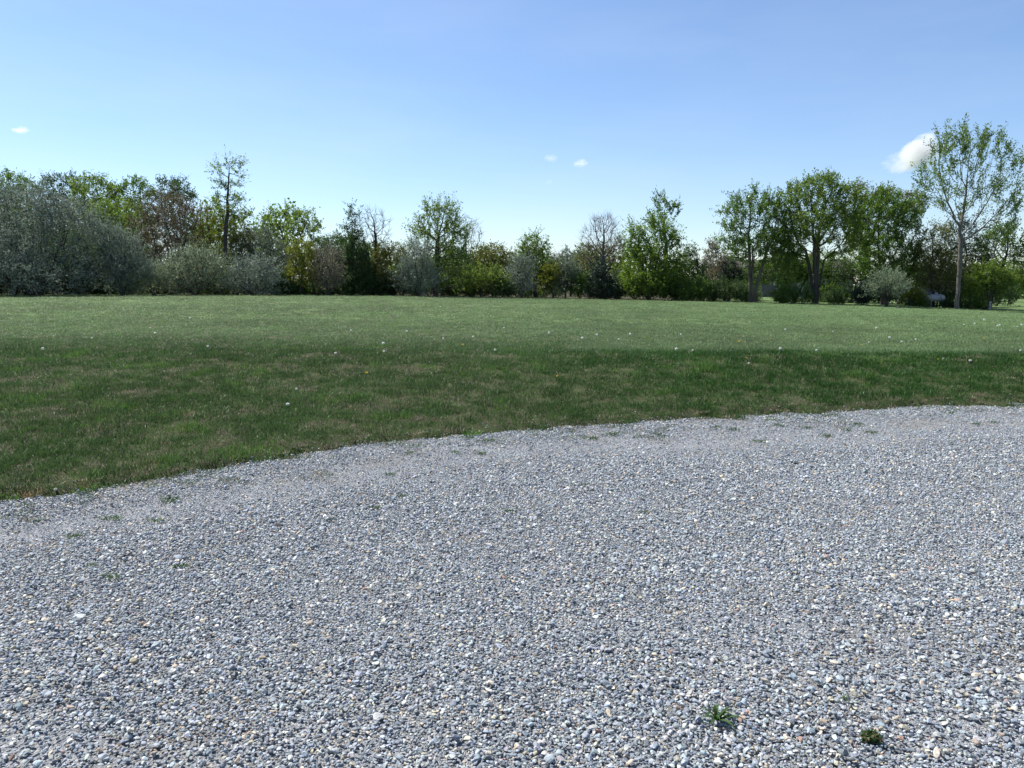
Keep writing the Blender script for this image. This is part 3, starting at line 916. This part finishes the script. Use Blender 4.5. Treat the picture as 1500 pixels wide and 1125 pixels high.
plant('rusty_evergreen', 'dark cone-shaped evergreen right beside the dusky brown one', 'evergreen', 1068, 62,
      [(1070, 408, 18, 16), (1068, 392, 11, 14)], 'conifer', 6000, .10, 200, r0=.12, fork=2.2)
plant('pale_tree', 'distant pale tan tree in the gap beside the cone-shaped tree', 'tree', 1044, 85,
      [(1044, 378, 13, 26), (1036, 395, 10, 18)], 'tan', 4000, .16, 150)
plant('multi_trunk_tree', 'green tree with several slim trunks splaying from one base', 'tree', 1103, 58,
      [(1085, 318, 30, 30), (1112, 318, 32, 36), (1078, 350, 24, 26), (1135, 335, 28, 40), (1110, 365, 44, 30), (1140, 385, 28, 25)], 'green', 19000, .135, 560, stems=4, fork=4.0, r0=.13, bark='mid', sig=.6, leafy=2, trop=.35, fill=.12, upright=.4, twig_len=.85)
plant('great_tree', 'broadest green tree with a thick dark forked trunk', 'tree', 1196, 58,
      [(1195, 292, 42, 34), (1165, 305, 32, 32), (1235, 305, 32, 34), (1195, 330, 58, 34), (1225, 345, 36, 34), (1160, 355, 36, 30)], 'fresh', 30000, .135, 760, bark='dark', stems=4, r0=.2, fork=4.3, sig=.7, leafy=2, trop=.35, fill=.15, upright=.4)
plant('broadleaf_tree', 'low leafy green tree filling the gap behind the thick trunk', 'tree', 1165, 66,
      [(1150, 394, 34, 24), (1180, 398, 34, 20), (1220, 395, 30, 24), (1110, 402, 32, 17)], 'green', 17000, .16, 420, stems=2)
plant('round_shrub', 'round clipped-looking green shrub in front of thick forked trunk', 'shrub', 1163, 56.5,
      [(1156, 433, 18, 13), (1174, 434, 16, 12)], 'green', 6500, .09, 200, stems=6)
plant('dense_tree', 'dense round green tree left of the tallest tree', 'tree', 1296, 60,
      [(1296, 318, 36, 38), (1270, 345, 26, 34), (1322, 340, 28, 40), (1296, 375, 48, 34), (1300, 400, 40, 18)], 'green', 29000, .135, 600, stems=4, fork=4.0, sig=.7, trop=.3, upright=.4)
plant('dense_tree', 'brownish leafed tree between broadest tree and dense round tree', 'tree', 1262, 66,
      [(1262, 300, 26, 30), (1285, 300, 30, 26), (1335, 305, 18, 30), (1262, 345, 26, 40)], 'olive', 10000, .15, 300, r0=.2)
plant('dark_tree', 'deep green tree filling the shade under dense round tree', 'tree', 1245, 64,
      [(1240, 400, 24, 18), (1300, 405, 50, 20), (1340, 395, 26, 30)], 'dark', 9000, .14, 260, stems=3)
plant('dark_shrub', 'small dark upright shrub left of the pale silver bush', 'shrub', 1262, 57,
      [(1262, 434, 11, 15)], 'conifer', 4500, .09, 130, stems=3)
plant('silver_bush', 'pale silver bush with bare lower stems near the grey tank', 'bush', 1300, 53.5,
      [(1300, 421, 20, 16), (1285, 426, 12, 13), (1315, 425, 11, 13)], 'silver2', 7000, .105, 260, stems=5, aspect=.3, upright=.4, fork=.8, twig_len=.95, fill=.05, onwig=.85)
plant('tallest_tree', 'tallest airy tree with a straight pale trunk and fan crown', 'tree', 1404, 56,
      [(1400, 232, 40, 46), (1440, 240, 42, 50), (1375, 257, 32, 42), (1475, 266, 28, 52), (1415, 290, 48, 36), (1462, 310, 34, 40), (1360, 285, 22, 30)], 'fresh', 13500, .135, 620, bark='grey', r0=.15, fork=5.6, sig=.55, leafy=2, trop=.6, twigs=3, hollow=1.4, fill=.05, upright=.6, twig_len=.9, lean=-.5)
plant('dark_tree', 'dense dark green tree right behind the pale straight trunk', 'tree', 1408, 61,
      [(1408, 345, 24, 30), (1410, 380, 38, 36), (1395, 405, 40, 26), (1430, 400, 30, 26)], 'conifer', 15000, .12, 380)
plant('olive_tree', 'small olive-yellow tree with drooping leaves beside pale trunk', 'tree', 1372, 58.5,
      [(1372, 352, 22, 24), (1362, 378, 26, 26), (1390, 395, 26, 28), (1370, 410, 22, 18)], 'olive', 9000, .12, 320, r0=.1, stems=2)
plant('broadleaf_tree', 'leaning green tree with open branches right of pale trunk', 'tree', 1452, 60,
      [(1470, 350, 28, 22), (1488, 370, 24, 20), (1450, 365, 22, 24)], 'green', 5600, .14, 230, r0=.13, sig=.6, lean=.6)
plant('broadleaf_tree', 'low bright leafy tree near the pale utility box', 'tree', 1448, 58.5,
      [(1448, 405, 24, 22), (1432, 420, 20, 16), (1465, 415, 18, 18)], 'bright', 8500, .12, 260, stems=3)
Gf = 'green trees at the back of the far lawn'
for px, d, bl in ((1480, 88, [(1478, 402, 30, 22), (1490, 415, 25, 16)]), (1530, 86, [(1530, 400, 34, 26)]), (1580, 84, [(1580, 395, 36, 30)])):
    plant('broadleaf_tree', 'soft green tree across the far lawn', 'tree', px, d, bl, 'fresh', 6500, .16, 180, group=Gf)
plant('yellow_shrub', 'yellow-green shrub between silver bush and grey tank', 'shrub', 1335, 57.5,
      [(1335, 430, 12, 12), (1345, 436, 10, 8)], 'yellow', 3000, .10, 110, stems=3)
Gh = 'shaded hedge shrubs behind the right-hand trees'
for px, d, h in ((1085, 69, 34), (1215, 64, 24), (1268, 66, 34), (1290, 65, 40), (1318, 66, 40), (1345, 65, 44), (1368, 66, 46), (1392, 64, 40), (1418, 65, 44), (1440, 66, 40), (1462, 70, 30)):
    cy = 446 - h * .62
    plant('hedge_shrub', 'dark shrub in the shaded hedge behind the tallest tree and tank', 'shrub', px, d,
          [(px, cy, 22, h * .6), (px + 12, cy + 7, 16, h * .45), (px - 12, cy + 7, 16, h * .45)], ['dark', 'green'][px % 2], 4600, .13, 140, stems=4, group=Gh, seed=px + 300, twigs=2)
Gs = 'low scrub at the feet of the right-hand trees'
for px, d, w, h, pal in ((992, 59.5, 16, 11, 'dark'), (1032, 59, 14, 12, 'green'), (1095, 59.5, 14, 10, 'dark'), (1142, 57.5, 10, 9, 'green'), (1222, 58.5, 14, 8, 'dark'), (1340, 58, 14, 8, 'green'), (1392, 58, 12, 7, 'dark'), (1425, 58, 13, 9, 'green')):
    b_ = float(np.interp(px, [960, 1150, 1250, 1400, 1500], [440.5, 445, 448, 455, 458]))
    plant('scrub_shrub', 'low scrub shrub at the feet of the right-hand trees', 'shrub', px, d, [(px, b_ - h, w, h), (px + w * .6, b_ - h * .7, w * .7, h * .7)], pal, 3000, .10, 90, stems=4, twigs=2, group=Gs)
# trees just outside the picture on the right
plant('broadleaf_tree', 'green tree at the end of the row past the leaning tree', 'tree', 1560, 58, [(1560, 340, 45, 50), (1560, 390, 40, 30)], 'green', 9000, .15, 260, r0=.2)

Go = 'leafy trees carrying the wood on past the huge silver bush'
for px, d, pal in ((-170, 56, 'green'), (-250, 58, 'fresh'), (-330, 57, 'dark'), (-420, 58, 'green'), (-520, 60, 'fresh'), (1660, 60, 'fresh'), (1760, 60, 'green')):
    plant('broadleaf_tree', 'leafy green tree where the wood runs on past the bushes', 'tree', px, d, [(px, 330, 52, 55), (px + 5, 395, 58, 36)], pal, 8500, .19, 200, stems=2, group=Go, twigs=1)
# undergrowth along the foot of the wood
rng = np.random.default_rng(55)
Gu = 'shaded shrubs of the undergrowth'
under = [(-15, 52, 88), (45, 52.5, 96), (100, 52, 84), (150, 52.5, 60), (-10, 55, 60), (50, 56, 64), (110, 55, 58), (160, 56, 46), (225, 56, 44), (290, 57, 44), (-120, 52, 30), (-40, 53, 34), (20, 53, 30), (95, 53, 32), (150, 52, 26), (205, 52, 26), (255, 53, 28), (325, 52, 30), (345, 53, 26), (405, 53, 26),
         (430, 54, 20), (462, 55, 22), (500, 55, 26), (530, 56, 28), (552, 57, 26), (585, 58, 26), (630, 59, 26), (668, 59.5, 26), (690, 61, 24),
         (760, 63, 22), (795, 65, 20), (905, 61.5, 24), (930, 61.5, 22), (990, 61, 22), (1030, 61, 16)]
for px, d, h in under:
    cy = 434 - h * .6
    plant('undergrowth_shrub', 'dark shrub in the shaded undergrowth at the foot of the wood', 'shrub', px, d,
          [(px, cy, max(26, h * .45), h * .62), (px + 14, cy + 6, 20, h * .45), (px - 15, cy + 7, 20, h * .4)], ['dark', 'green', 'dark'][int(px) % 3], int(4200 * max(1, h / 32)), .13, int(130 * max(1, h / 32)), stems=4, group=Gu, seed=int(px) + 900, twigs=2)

# far wood: reads as one mass
rng = np.random.default_rng(77)
C, vv = [], []
for k in range(70):
    x = -150 + k * 3.4 + rng.uniform(-1, 1); y = rng.uniform(98, 122)
    if 22 < x < 30: continue
    hgt = rng.uniform(4.5, 7.0) if x < 20 else rng.uniform(3.2, 4.6)
    if x < -30: hgt += 6
    m = 650
    u = rng.normal(size=(m, 3)); u /= np.linalg.norm(u, axis=1, keepdims=True); u *= rng.random((m, 1)) ** .3
    C.append(np.array([x, y, float(terrain(x, y)) + hgt * .5]) + u * [rng.uniform(2.4, 3.6), 2.5, hgt * .55]); vv.append(.5 * rng.random() + .5 * rng.random(m))
C = np.vstack(C); vv = np.concatenate(vv); ok = C[:, 2] > -.3
wood = obj('far_wood', leaves_mesh('far_wood', C[ok], .55, .7, rng, vv[ok], LEAF['green']))
wood['kind'] = 'stuff'
tag(wood, 'hazy green wood in the distance behind the tree row', 'wood')

# ------------------------------------------------------------------ house behind the trees
WALL = plain('siding_grey_brown', (.16, .135, .135), .8, .12, 3)
ROOF = plain('roof_shingle', (.10, .085, .08), .9, .25, 14)
TRIM = plain('trim_pale', (.45, .44, .42), .6, .08)
GLASS = plain('window_glass', (.03, .04, .05), .08, .2)
hx = at(1150, HZ, 92)[0]
house = thing('house', 'low grey-brown house half hidden behind the trees', 'house', (hx, 92, float(terrain(hx, 92))), rz=math.radians(4))
bm = bmesh.new(); box(bm, (0, 0, 1.25), (13.0, 7.0, 2.5)); bm_obj('wall', bm, WALL, house)
bm = bmesh.new()
pts = [(-7, -3.9, 2.46), (7, -3.9, 2.46), (7, 3.9, 2.46), (-7, 3.9, 2.46), (-7, 0, 4.3), (7, 0, 4.3)]
vs = [bm.verts.new(p) for p in pts]
for f in ((0, 1, 5, 4), (2, 3, 4, 5), (0, 4, 3), (1, 2, 5), (3, 2, 1, 0)): bm.faces.new([vs[i] for i in f])
bm_obj('roof', bm, ROOF, house)
for k in range(26):
    bm = bmesh.new(); box(bm, (0, -3.515, .1 + k * .094), (12.98, .03, .085)); 
    if k % 2 == 0: bm_obj('siding_board', bm, WALL, house)
    else: bm_obj('siding_board', bm, WALL, house)
for x in (-5, -2.2, 2.6, 5.2):
    bm = bmesh.new(); box(bm, (x, -3.56, 1.5), (1.3, .08, 1.1)); w = bm_obj('window', bm, TRIM, house)
    for s in (-1, 1):
        bm = bmesh.new(); box(bm, (x + s * .29, -3.605, 1.5), (.5, .02, .92)); bm_obj('pane', bm, GLASS, w)
bm = bmesh.new(); box(bm, (.4, -3.57, 1.05), (1.0, .09, 2.1)); d_ = bm_obj('door', bm, TRIM, house)
bm = bmesh.new(); bmesh.ops.create_uvsphere(bm, u_segments=10, v_segments=6, radius=.05, matrix=Matrix.Translation((.78, -3.65, 1.0))); bm_obj('handle', bm, GLASS, d_)
bm = bmesh.new(); box(bm, (3.5, .6, 4.4), (.8, .6, 1.4)); bm_obj('chimney', bm, plain('chimney_brick', (.2, .1, .08), .9), house)

# ------------------------------------------------------------------ tank, shelter, box and oddments by the tallest tree
TANK = plain('tank_paint', (.30, .30, .33), .5, .18, 3)
STEEL = plain('dull_steel', (.16, .16, .165), .5, .2)
OLDW = plain('weathered_wood', (.22, .22, .235), .9, .3, 8)
p = ground(1372, 448.5)
p = np.array([at(1372, HZ, 58.2)[0], 58.2, 0]); p[2] = terrain(p[0], p[1])
tank = thing('storage_tank', 'grey horizontal storage tank on short legs near the tallest tree', 'tank', p, rz=math.radians(6))
prof = [(-.72, .0), (-.70, .10), (-.64, .18), (-.55, .24), (-.45, .27), (.45, .27), (.55, .24), (.64, .18), (.70, .10), (.72, 0)]
bm = bmesh.new()
rings = []
for x, r in prof:
    rings.append([bm.verts.new((x, r * math.cos(a), .72 + r * math.sin(a))) for a in np.arange(20) * math.pi / 10] if r > 0 else [bm.verts.new((x, 0, .72))])
for a, b in zip(rings, rings[1:]):
    for k in range(20):
        q = [a[k % len(a)], a[(k + 1) % len(a)], b[(k + 1) % len(b)], b[k % len(b)]]
        q = list(dict.fromkeys(q)); bm.faces.new(q)
bmesh.ops.recalc_face_normals(bm, faces=bm.faces)
bm_obj('tank_body', bm, TANK, tank, smooth=True)
for x in (-.48, .48):
    for y in (-.17, .17):
        bm = bmesh.new(); box(bm, (x, y, .24), (.07, .07, .56)); bm_obj('leg', bm, STEEL, tank, bevel=.006)
    bm = bmesh.new(); box(bm, (x, 0, .47), (.10, .44, .08)); bm_obj('saddle', bm, STEEL, tank, bevel=.006)
bm = bmesh.new()
bmesh.ops.create_cone(bm, cap_ends=True, segments=16, radius1=.13, radius2=.11, depth=.16, matrix=Matrix.Translation((0, 0, 1.04)))
bm_obj('valve_dome', bm, TANK, tank, smooth=False)

px_ = at(1355, HZ, 59.3)[0]
sh = thing('plank_shelter', 'small grey weathered plank shelter with sloping top behind the tank', 'shelter', (px_, 59.3, float(terrain(px_, 59.3))), rz=math.radians(-8))
for k in range(6):
    h = 1.45 - k * .05
    bm = bmesh.new(); box(bm, (-.55 + k * .215, -.4, h / 2), (.205, .03, h)); bm_obj('plank', bm, OLDW, sh)
for k in range(4):
    bm = bmesh.new(); box(bm, (-.66, -.30 + k * .2, .74), (.03, .19, 1.46)); bm_obj('plank', bm, OLDW, sh)
    bm = bmesh.new(); box(bm, (.64, -.30 + k * .2, .6), (.03, .19, 1.18)); bm_obj('plank', bm, OLDW, sh)
bm = bmesh.new(); box(bm, (0, 0, 1.36), (1.5, 1.1, .04), Matrix.Rotation(math.radians(12), 4, 'Y')); bm_obj('roof_board', bm, OLDW, sh)

p = ground(1449, 452.5)
ub = thing('utility_box', 'pale upright utility box standing in the grass', 'utility box', p)
PALEM = plain('pale_paint', (.52, .52, .50), .6, .12, 5)
bm = bmesh.new(); box(bm, (0, 0, .27), (.18, .16, .54)); bm_obj('box_body', bm, PALEM, ub, bevel=.012)
bm = bmesh.new(); box(bm, (0, 0, .56), (.215, .195, .05)); bm_obj('cap', bm, PALEM, ub, bevel=.012)
bm = bmesh.new(); box(bm, (0, -.085, .28), (.12, .012, .36)); bm_obj('access_door', bm, plain('grey_paint', (.4, .4, .4), .6, .1), ub)

ROCK = plain('dark_rock', (.07, .065, .06), .9, .4, 7)
for px, py, s, lab in ((1440, 453, .22, 'dark rock lying beside the pale utility box'), (1316, 452, .18, 'dark stone at the edge of the grass near the silver bush')):
    p = ground(px, py)
    me = stone_mesh(500 + px).copy(); me.materials.clear(); me.materials.append(ROCK)
    o = obj('rock', me, None, (p[0], p[1], p[2] + s * .25)); o.scale = (s, s, s * 1.1); tag(o, lab, 'rock')

# brush pile by the utility box
p = ground(1428, 452)
rng = np.random.default_rng(91)
n = 160
a = rng.normal(0, [.55, .4, 0], (n, 3)); a[:, 2] = np.abs(rng.normal(0, .17, n)) * np.exp(-(a[:, 0] / .8) ** 2)
d = rng.normal(size=(n, 3)); d[:, 2] *= .35; d /= np.linalg.norm(d, axis=1, keepdims=True)
L = rng.uniform(.25, .75, (n, 1))
r = rng.uniform(.006, .02, n)
V, Q = tubes(a - d * L * .5 + [0, 0, .08], a + d * L * .5 + [0, 0, .08], r, r * .6, 4)
pile = obj('brush_pile', mesh_np('brush_pile', V, Q, mat=bark_mat('dead_branch', (.12, .085, .07))), None, p)
tag(pile, 'low reddish-brown pile of cut branches beside the pale utility box', 'brush pile')

# strip of bare lane at the right edge of the field
def lane_z(x, y): return terrain(x, y) + .02
xs_ = np.arange(26.5, 60, .7); rows = []
for x in xs_:
    yc = 47.0 + .10 * (x - 27); w = np.interp(x, [26.5, 28.5, 32, 60], [.1, .9, 1.5, 2.0])
    for t in (-1, -.5, 0, .5, 1): rows.append((x, yc + t * w + .2 * (vnoise(x * 1.3, t * 2., 4) - .5)))
R = np.array(rows); V = np.column_stack([R, lane_z(R[:, 0], R[:, 1]) + .03])
i = (np.arange(len(xs_) - 1)[:, None] * 5 + np.arange(4)[None]).ravel()
lane = obj('dirt_lane', mesh_np('dirt_lane', V, np.stack([i, i + 5, i + 6, i + 1], -1), mat=plain('lane_dirt', (.20, .175, .15), .95, .35, 4), smooth=True))
lane['kind'] = 'structure'

# ------------------------------------------------------------------ dandelions in the grass
STEM = leaf_mat('dandelion_stem', (.08, .14, .04), (.12, .18, .06), .3)
PUFF = leaf_mat('dandelion_puff', (.72, .72, .70), (.80, .80, .78), .35)
YEL = leaf_mat('dandelion_yellow', (.75, .55, .02), (.80, .65, .04), .3)
rng = np.random.default_rng(15)
V, Q = tubes(np.array([[0, 0, -.02], [0, 0, .05]]), np.array([[0, 0, .05], [.006, 0, .10]]), np.array([.003, .0025]), np.array([.0025, .002]), 5)
stem_me = mesh_np('stem', V, Q, mat=STEM, attrs={'v': np.full(len(V), .5)})
u = rng.normal(size=(90, 3)); u /= np.linalg.norm(u, axis=1, keepdims=True)
puff_me = leaves_mesh('seed_head', u * .004, .026, .45, rng, rng.random(90), PUFF, axis=u * 4)
u2 = u.copy(); u2[:, 2] = np.abs(u2[:, 2]) * .5; u2 /= np.linalg.norm(u2, axis=1, keepdims=True)
yel_me = leaves_mesh('flower_head', u2 * .003, .022, .3, rng, rng.random(90), YEL, axis=u2 * 4)
white_px = [(63, 517), (228, 493), (220, 484), (278, 470), (305, 513), (492, 523), (514, 488), (562, 509), (563, 520), (596, 490), (649, 500), (693, 498), (725, 518), (738, 484),
            (804, 493), (853, 501), (874, 496), (923, 495), (906, 501), (997, 494), (990, 518), (1096, 537), (1142, 517), (1150, 487), (1220, 489), (1273, 505), (1303, 500), (1341, 501), (1320, 505),
            (1196, 518), (1283, 484), (1382, 530), (1420, 535), (1494, 518), (1427, 478), (1461, 481), (1464, 480), (1490, 482), (1496, 480), (1441, 472), (1412, 479), (422, 600), (434, 575), (1015, 518), (645, 452), (135, 499), (846, 470)]
yel_px = [(1129, 500), (1261, 509), (1093, 530), (1374, 531), (538, 554), (945, 498), (678, 511), (1441, 500), (1082, 506), (816, 558)]
for pxs, me, hn, lab, grp in ((white_px, puff_me, 'seed_head', 'white dandelion seed head standing up in the mown grass', 'white dandelion seed heads in the field'),
                              (yel_px, yel_me, 'flower_head', 'yellow dandelion flower in the mown grass', 'yellow dandelions in the field')):
    for px, py in pxs:
        p = ground(px, py)
        t = thing('dandelion', lab, 'dandelion', (p[0], p[1], p[2] + .0), grp, rz=rng.uniform(0, 6.28))
        k = rng.uniform(.6, .95) * np.interp(p[1], [8, 14, 30], [.75, .85, 1.1])
        s_ = obj('stem', stem_me, t); h_ = obj(hn, me, t, (.006 * k, 0, .10 * k))
        s_.scale = (k, k, k); h_.scale = (k, k, k)

# ------------------------------------------------------------------ weeds in the gravel
WEED = leaf_mat('weed_leaf', (.032, .075, .018), (.065, .125, .038), .35)
WEEDDRY = leaf_mat('weed_dry', (.10, .085, .04), (.22, .17, .10), .3)
def flat_blade(L, w, lift, droop, rng):
    m = 5
    V = []
    for k in range(m):
        t = k / (m - 1)
        x = L * t; z = lift * math.sin(t * 2.2) * L - droop * t * t * L
        hw = w * .5 * (1 - t ** 2.5) * (.65 + .7 * min(1, t * 3))
        V += [(x, -hw, z + .25 * hw), (x, 0, z), (x, hw, z + .25 * hw)]
    Q = []
    for k in range(m - 1):
        for j in range(2):
            a = k * 3 + j; Q.append((a, a + 1, a + 4, a + 3))
    return mesh_np('blade', np.array(V), np.array(Q), mat=WEED, smooth=True, attrs={'v': np.full(len(V), rng.random())})
def on_gravel(px, py):
    d = ray(px, py); t = -CAMZ / d[2]
    x, y = d[0] * t, d[1] * t
    return np.array([x, y, float(gravel_z(x, y)) + .006])
rng = np.random.default_rng(21)
bl = [flat_blade(L, w, li, dr, rng) for L, w, li, dr in ((.085, .012, .34, .16), (.075, .011, .5, .2), (.095, .011, .28, .14), (.06, .013, .6, .2))]
t = thing('grass_tuft', 'spreading green grass tuft with long flat blades alone in the gravel', 'weed', on_gravel(1050, 1060))
for k in range(20):
    o = obj('blade', bl[k % 4], t)
    a = [0.0, .1, -.15, .2, 3.0, 2.8, 3.3, 1.9, 1.4, 1.1, 2.3, -.5, -1.0, -1.6, -2.2, 3.6, .5, -.3, 2.6, 1.6][k]
    o.rotation_euler = (rng.normal(0, .2), rng.normal(-.15, .2), a)
    s = rng.uniform(.65, 1.1); o.scale = (s, s, s)
t = thing('weed_sprout', 'thin sprout of a few dull narrow blades in the gravel', 'weed', on_gravel(1236, 1030))
for k in range(8):
    o = obj('blade', bl[k % 4], t); o.rotation_euler = (0, rng.normal(-.1, .3), k * .8 + rng.normal(0, .3)); s = rng.uniform(.3, .55); o.scale = (s, s * .7, s)
p = on_gravel(1275, 1086)
n = 420
u = rng.normal(size=(n, 3)); u[:, 2] = np.abs(u[:, 2]); u /= np.linalg.norm(u, axis=1, keepdims=True); u *= rng.random((n, 1)) ** .4
t = thing('mossy_weed', 'small dark mossy weed clump with dry brown leaves in the gravel', 'weed', p)
obj('leaf_clump', leaves_mesh('leaf_clump', (u * [.034, .03, .022])[:270], .018, .5, rng, rng.random(270), WEED), t)
obj('dry_leaf_clump', leaves_mesh('dry_leaf_clump', (u * [.032, .028, .025])[270:], .016, .45, rng, rng.random(150), WEEDDRY), t)
weed_px = [(943, 752, .5), (165, 758, .8), (250, 731, .9), (228, 764, .6), (108, 786, .7), (265, 832, .6), (162, 847, .6), (683, 641, 1.1), (712, 646, 1.0), (668, 662, .8), (705, 664, .8),
           (600, 663, .7), (571, 695, .6), (1050, 625, .7), (1075, 628, .8), (1180, 624, .9), (1210, 637, .9), (1258, 620, .8), (1275, 632, .7), (1390, 606, 1.0), (1430, 622, .8),
           (857, 712, .6), (745, 752, .5), (1113, 645, .8), (1240, 627, .7), (135, 832, .4), (1455, 618, .7), (865, 640, .9), (895, 635, .9), (1140, 622, .8), (588, 730, .5), (548, 746, .5), (485, 762, .4)]
tufts = [blades(np.random.default_rng(800 + k), 70, .055, .03, .085, .005, 1.0, WEED, 'weed_tuft') for k in range(4)]
for k, (px, py, s) in enumerate(weed_px):
    o = obj('weed_tuft', tufts[k % 4], None, on_gravel(px, py))
    s *= rng.uniform(.9, 1.25)
    o.scale = (s * rng.uniform(1.1, 1.7), s, s * .55); o.rotation_euler = (0, 0, rng.uniform(-.5, .5))
    tag(o, 'small flat weed tuft growing out of the gravel', 'weed', 'weed tufts scattered over the gravel')

# taller tussocks at the turf edge
EDGE = leaf_mat('tussock_dry', (.16, .115, .06), (.34, .26, .155), .35)
LUSHW = leaf_mat('tussock_green', (.05, .115, .022), (.10, .19, .04), .4)
dryt = [blades(np.random.default_rng(850 + k), 130, .11, .05, .14, .006, 1.1, EDGE, 'dry_tussock') for k in range(2)]
grt = [blades(np.random.default_rng(860 + k), 110, .10, .06, .15, .007, .8, LUSHW, 'green_tussock') for k in range(2)]
for px, py, s in [(205, 692, 1.2), (222, 684, 1.1), (190, 697, .8), (318, 655, .8), (130, 712, .7), (45, 725, .8), (265, 655, .7), (405, 640, .7), (320, 638, .6), (232, 676, .8), (275, 610, .7), (385, 612, .6),
                  (585, 615, .7), (1040, 590, .8), (1280, 585, .7), (880, 590, .7), (700, 600, .7), (615, 620, .7)]:
    p = ground(px, py)
    o = obj('dry_tussock', dryt[px % 2], None, p); o.scale = (s, s * .8, s); o.rotation_euler = (0, 0, px)
    tag(o, 'tuft of dead tan grass on the bank beside the gravel', 'grass tuft', 'dead tan grass tufts on the bank')
for px, py, s in [(355, 672, 1.0), (125, 718, .8), (40, 632, .9), (420, 660, .8), (275, 672, .8), (580, 632, .9), (545, 640, .8), (780, 618, .9), (870, 606, .9), (920, 612, .8), (1050, 610, .9), (250, 585, .7), (15, 728, .8),
                  (1190, 600, .8), (690, 636, 1.0)]:
    p = ground(px, py)
    o = obj('green_tussock', grt[px % 2], None, p); o.scale = (s * 1.2, s, s * .7); o.rotation_euler = (0, 0, px)
    tag(o, 'tuft of lush green grass standing above the turf edge', 'grass tuft', 'lush green grass tufts at the turf edge')

# ------------------------------------------------------------------ clouds: small bodies of vapour far away
def cloud(label, px, py, wpx, hpx, seed, dens=.02, depth=2600.0):
    c = at(px, py, depth); s = depth / F
    rng = np.random.default_rng(seed)
    m, nt, b, out = new_mat('cloud_vapour_%d' % seed)
    nt.nodes.remove(b)
    N, Lk = nt.nodes, nt.links
    tc = N.new('ShaderNodeTexCoord')
    n = N.new('ShaderNodeTexNoise'); n.inputs['Scale'].default_value = 1.7; n.inputs['Detail'].default_value = 7; n.inputs['Roughness'].default_value = .62
    ofs = N.new('ShaderNodeVectorMath'); ofs.operation = 'ADD'; ofs.inputs[1].default_value = tuple(rng.uniform(-20, 20, 3))
    Lk.new(tc.outputs['Object'], ofs.inputs[0]); Lk.new(ofs.outputs[0], n.inputs['Vector'])
    ln = N.new('ShaderNodeVectorMath'); ln.operation = 'LENGTH'; Lk.new(tc.outputs['Object'], ln.inputs[0])
    fall = N.new('ShaderNodeMapRange'); fall.inputs['From Min'].default_value = .1; fall.inputs['From Max'].default_value = .95
    fall.inputs['To Min'].default_value = .12; fall.inputs['To Max'].default_value = -.42
    Lk.new(ln.outputs['Value'], fall.inputs['Value'])
    ad = N.new('ShaderNodeMath'); ad.operation = 'ADD'; Lk.new(n.outputs['Fac'], ad.inputs[0]); Lk.new(fall.outputs[0], ad.inputs[1])
    mr = N.new('ShaderNodeMapRange'); mr.inputs['From Min'].default_value = .36; mr.inputs['From Max'].default_value = .62
    mr.inputs['To Max'].default_value = dens
    Lk.new(ad.outputs[0], mr.inputs['Value'])
    pv = N.new('ShaderNodeVolumePrincipled'); pv.inputs['Color'].default_value = (.98, .98, .98, 1); pv.inputs['Anisotropy'].default_value = .35
    Lk.new(mr.outputs[0], pv.inputs['Density'])
    Lk.new(pv.outputs[0], out.inputs['Volume'])
    bm = bmesh.new(); bmesh.ops.create_icosphere(bm, subdivisions=3, radius=1.0)
    o = bm_obj('cloud', bm, m)
    o.location = c; o.scale = (wpx * .5 * s, wpx * .4 * s, hpx * .5 * s)
    return tag(o, label, 'cloud')
cloud('largest white cloud puff, partly hidden behind the tallest tree', 1345, 226, 150, 78, 1, .05).rotation_euler = (0, math.radians(-24), 0)
cloud('small white cloud wisp low over the left wood', 30, 191, 44, 20, 2, .03)
cloud('faint cloud wisp beside the brighter wisp over the field', 806, 232, 36, 24, 3, .018)
cloud('arched cloud wisp over the middle of the field', 850, 239, 42, 24, 4, .028)
cloud('tiny faint cloud below the pair of wisps', 804, 267, 20, 16, 5, .015)
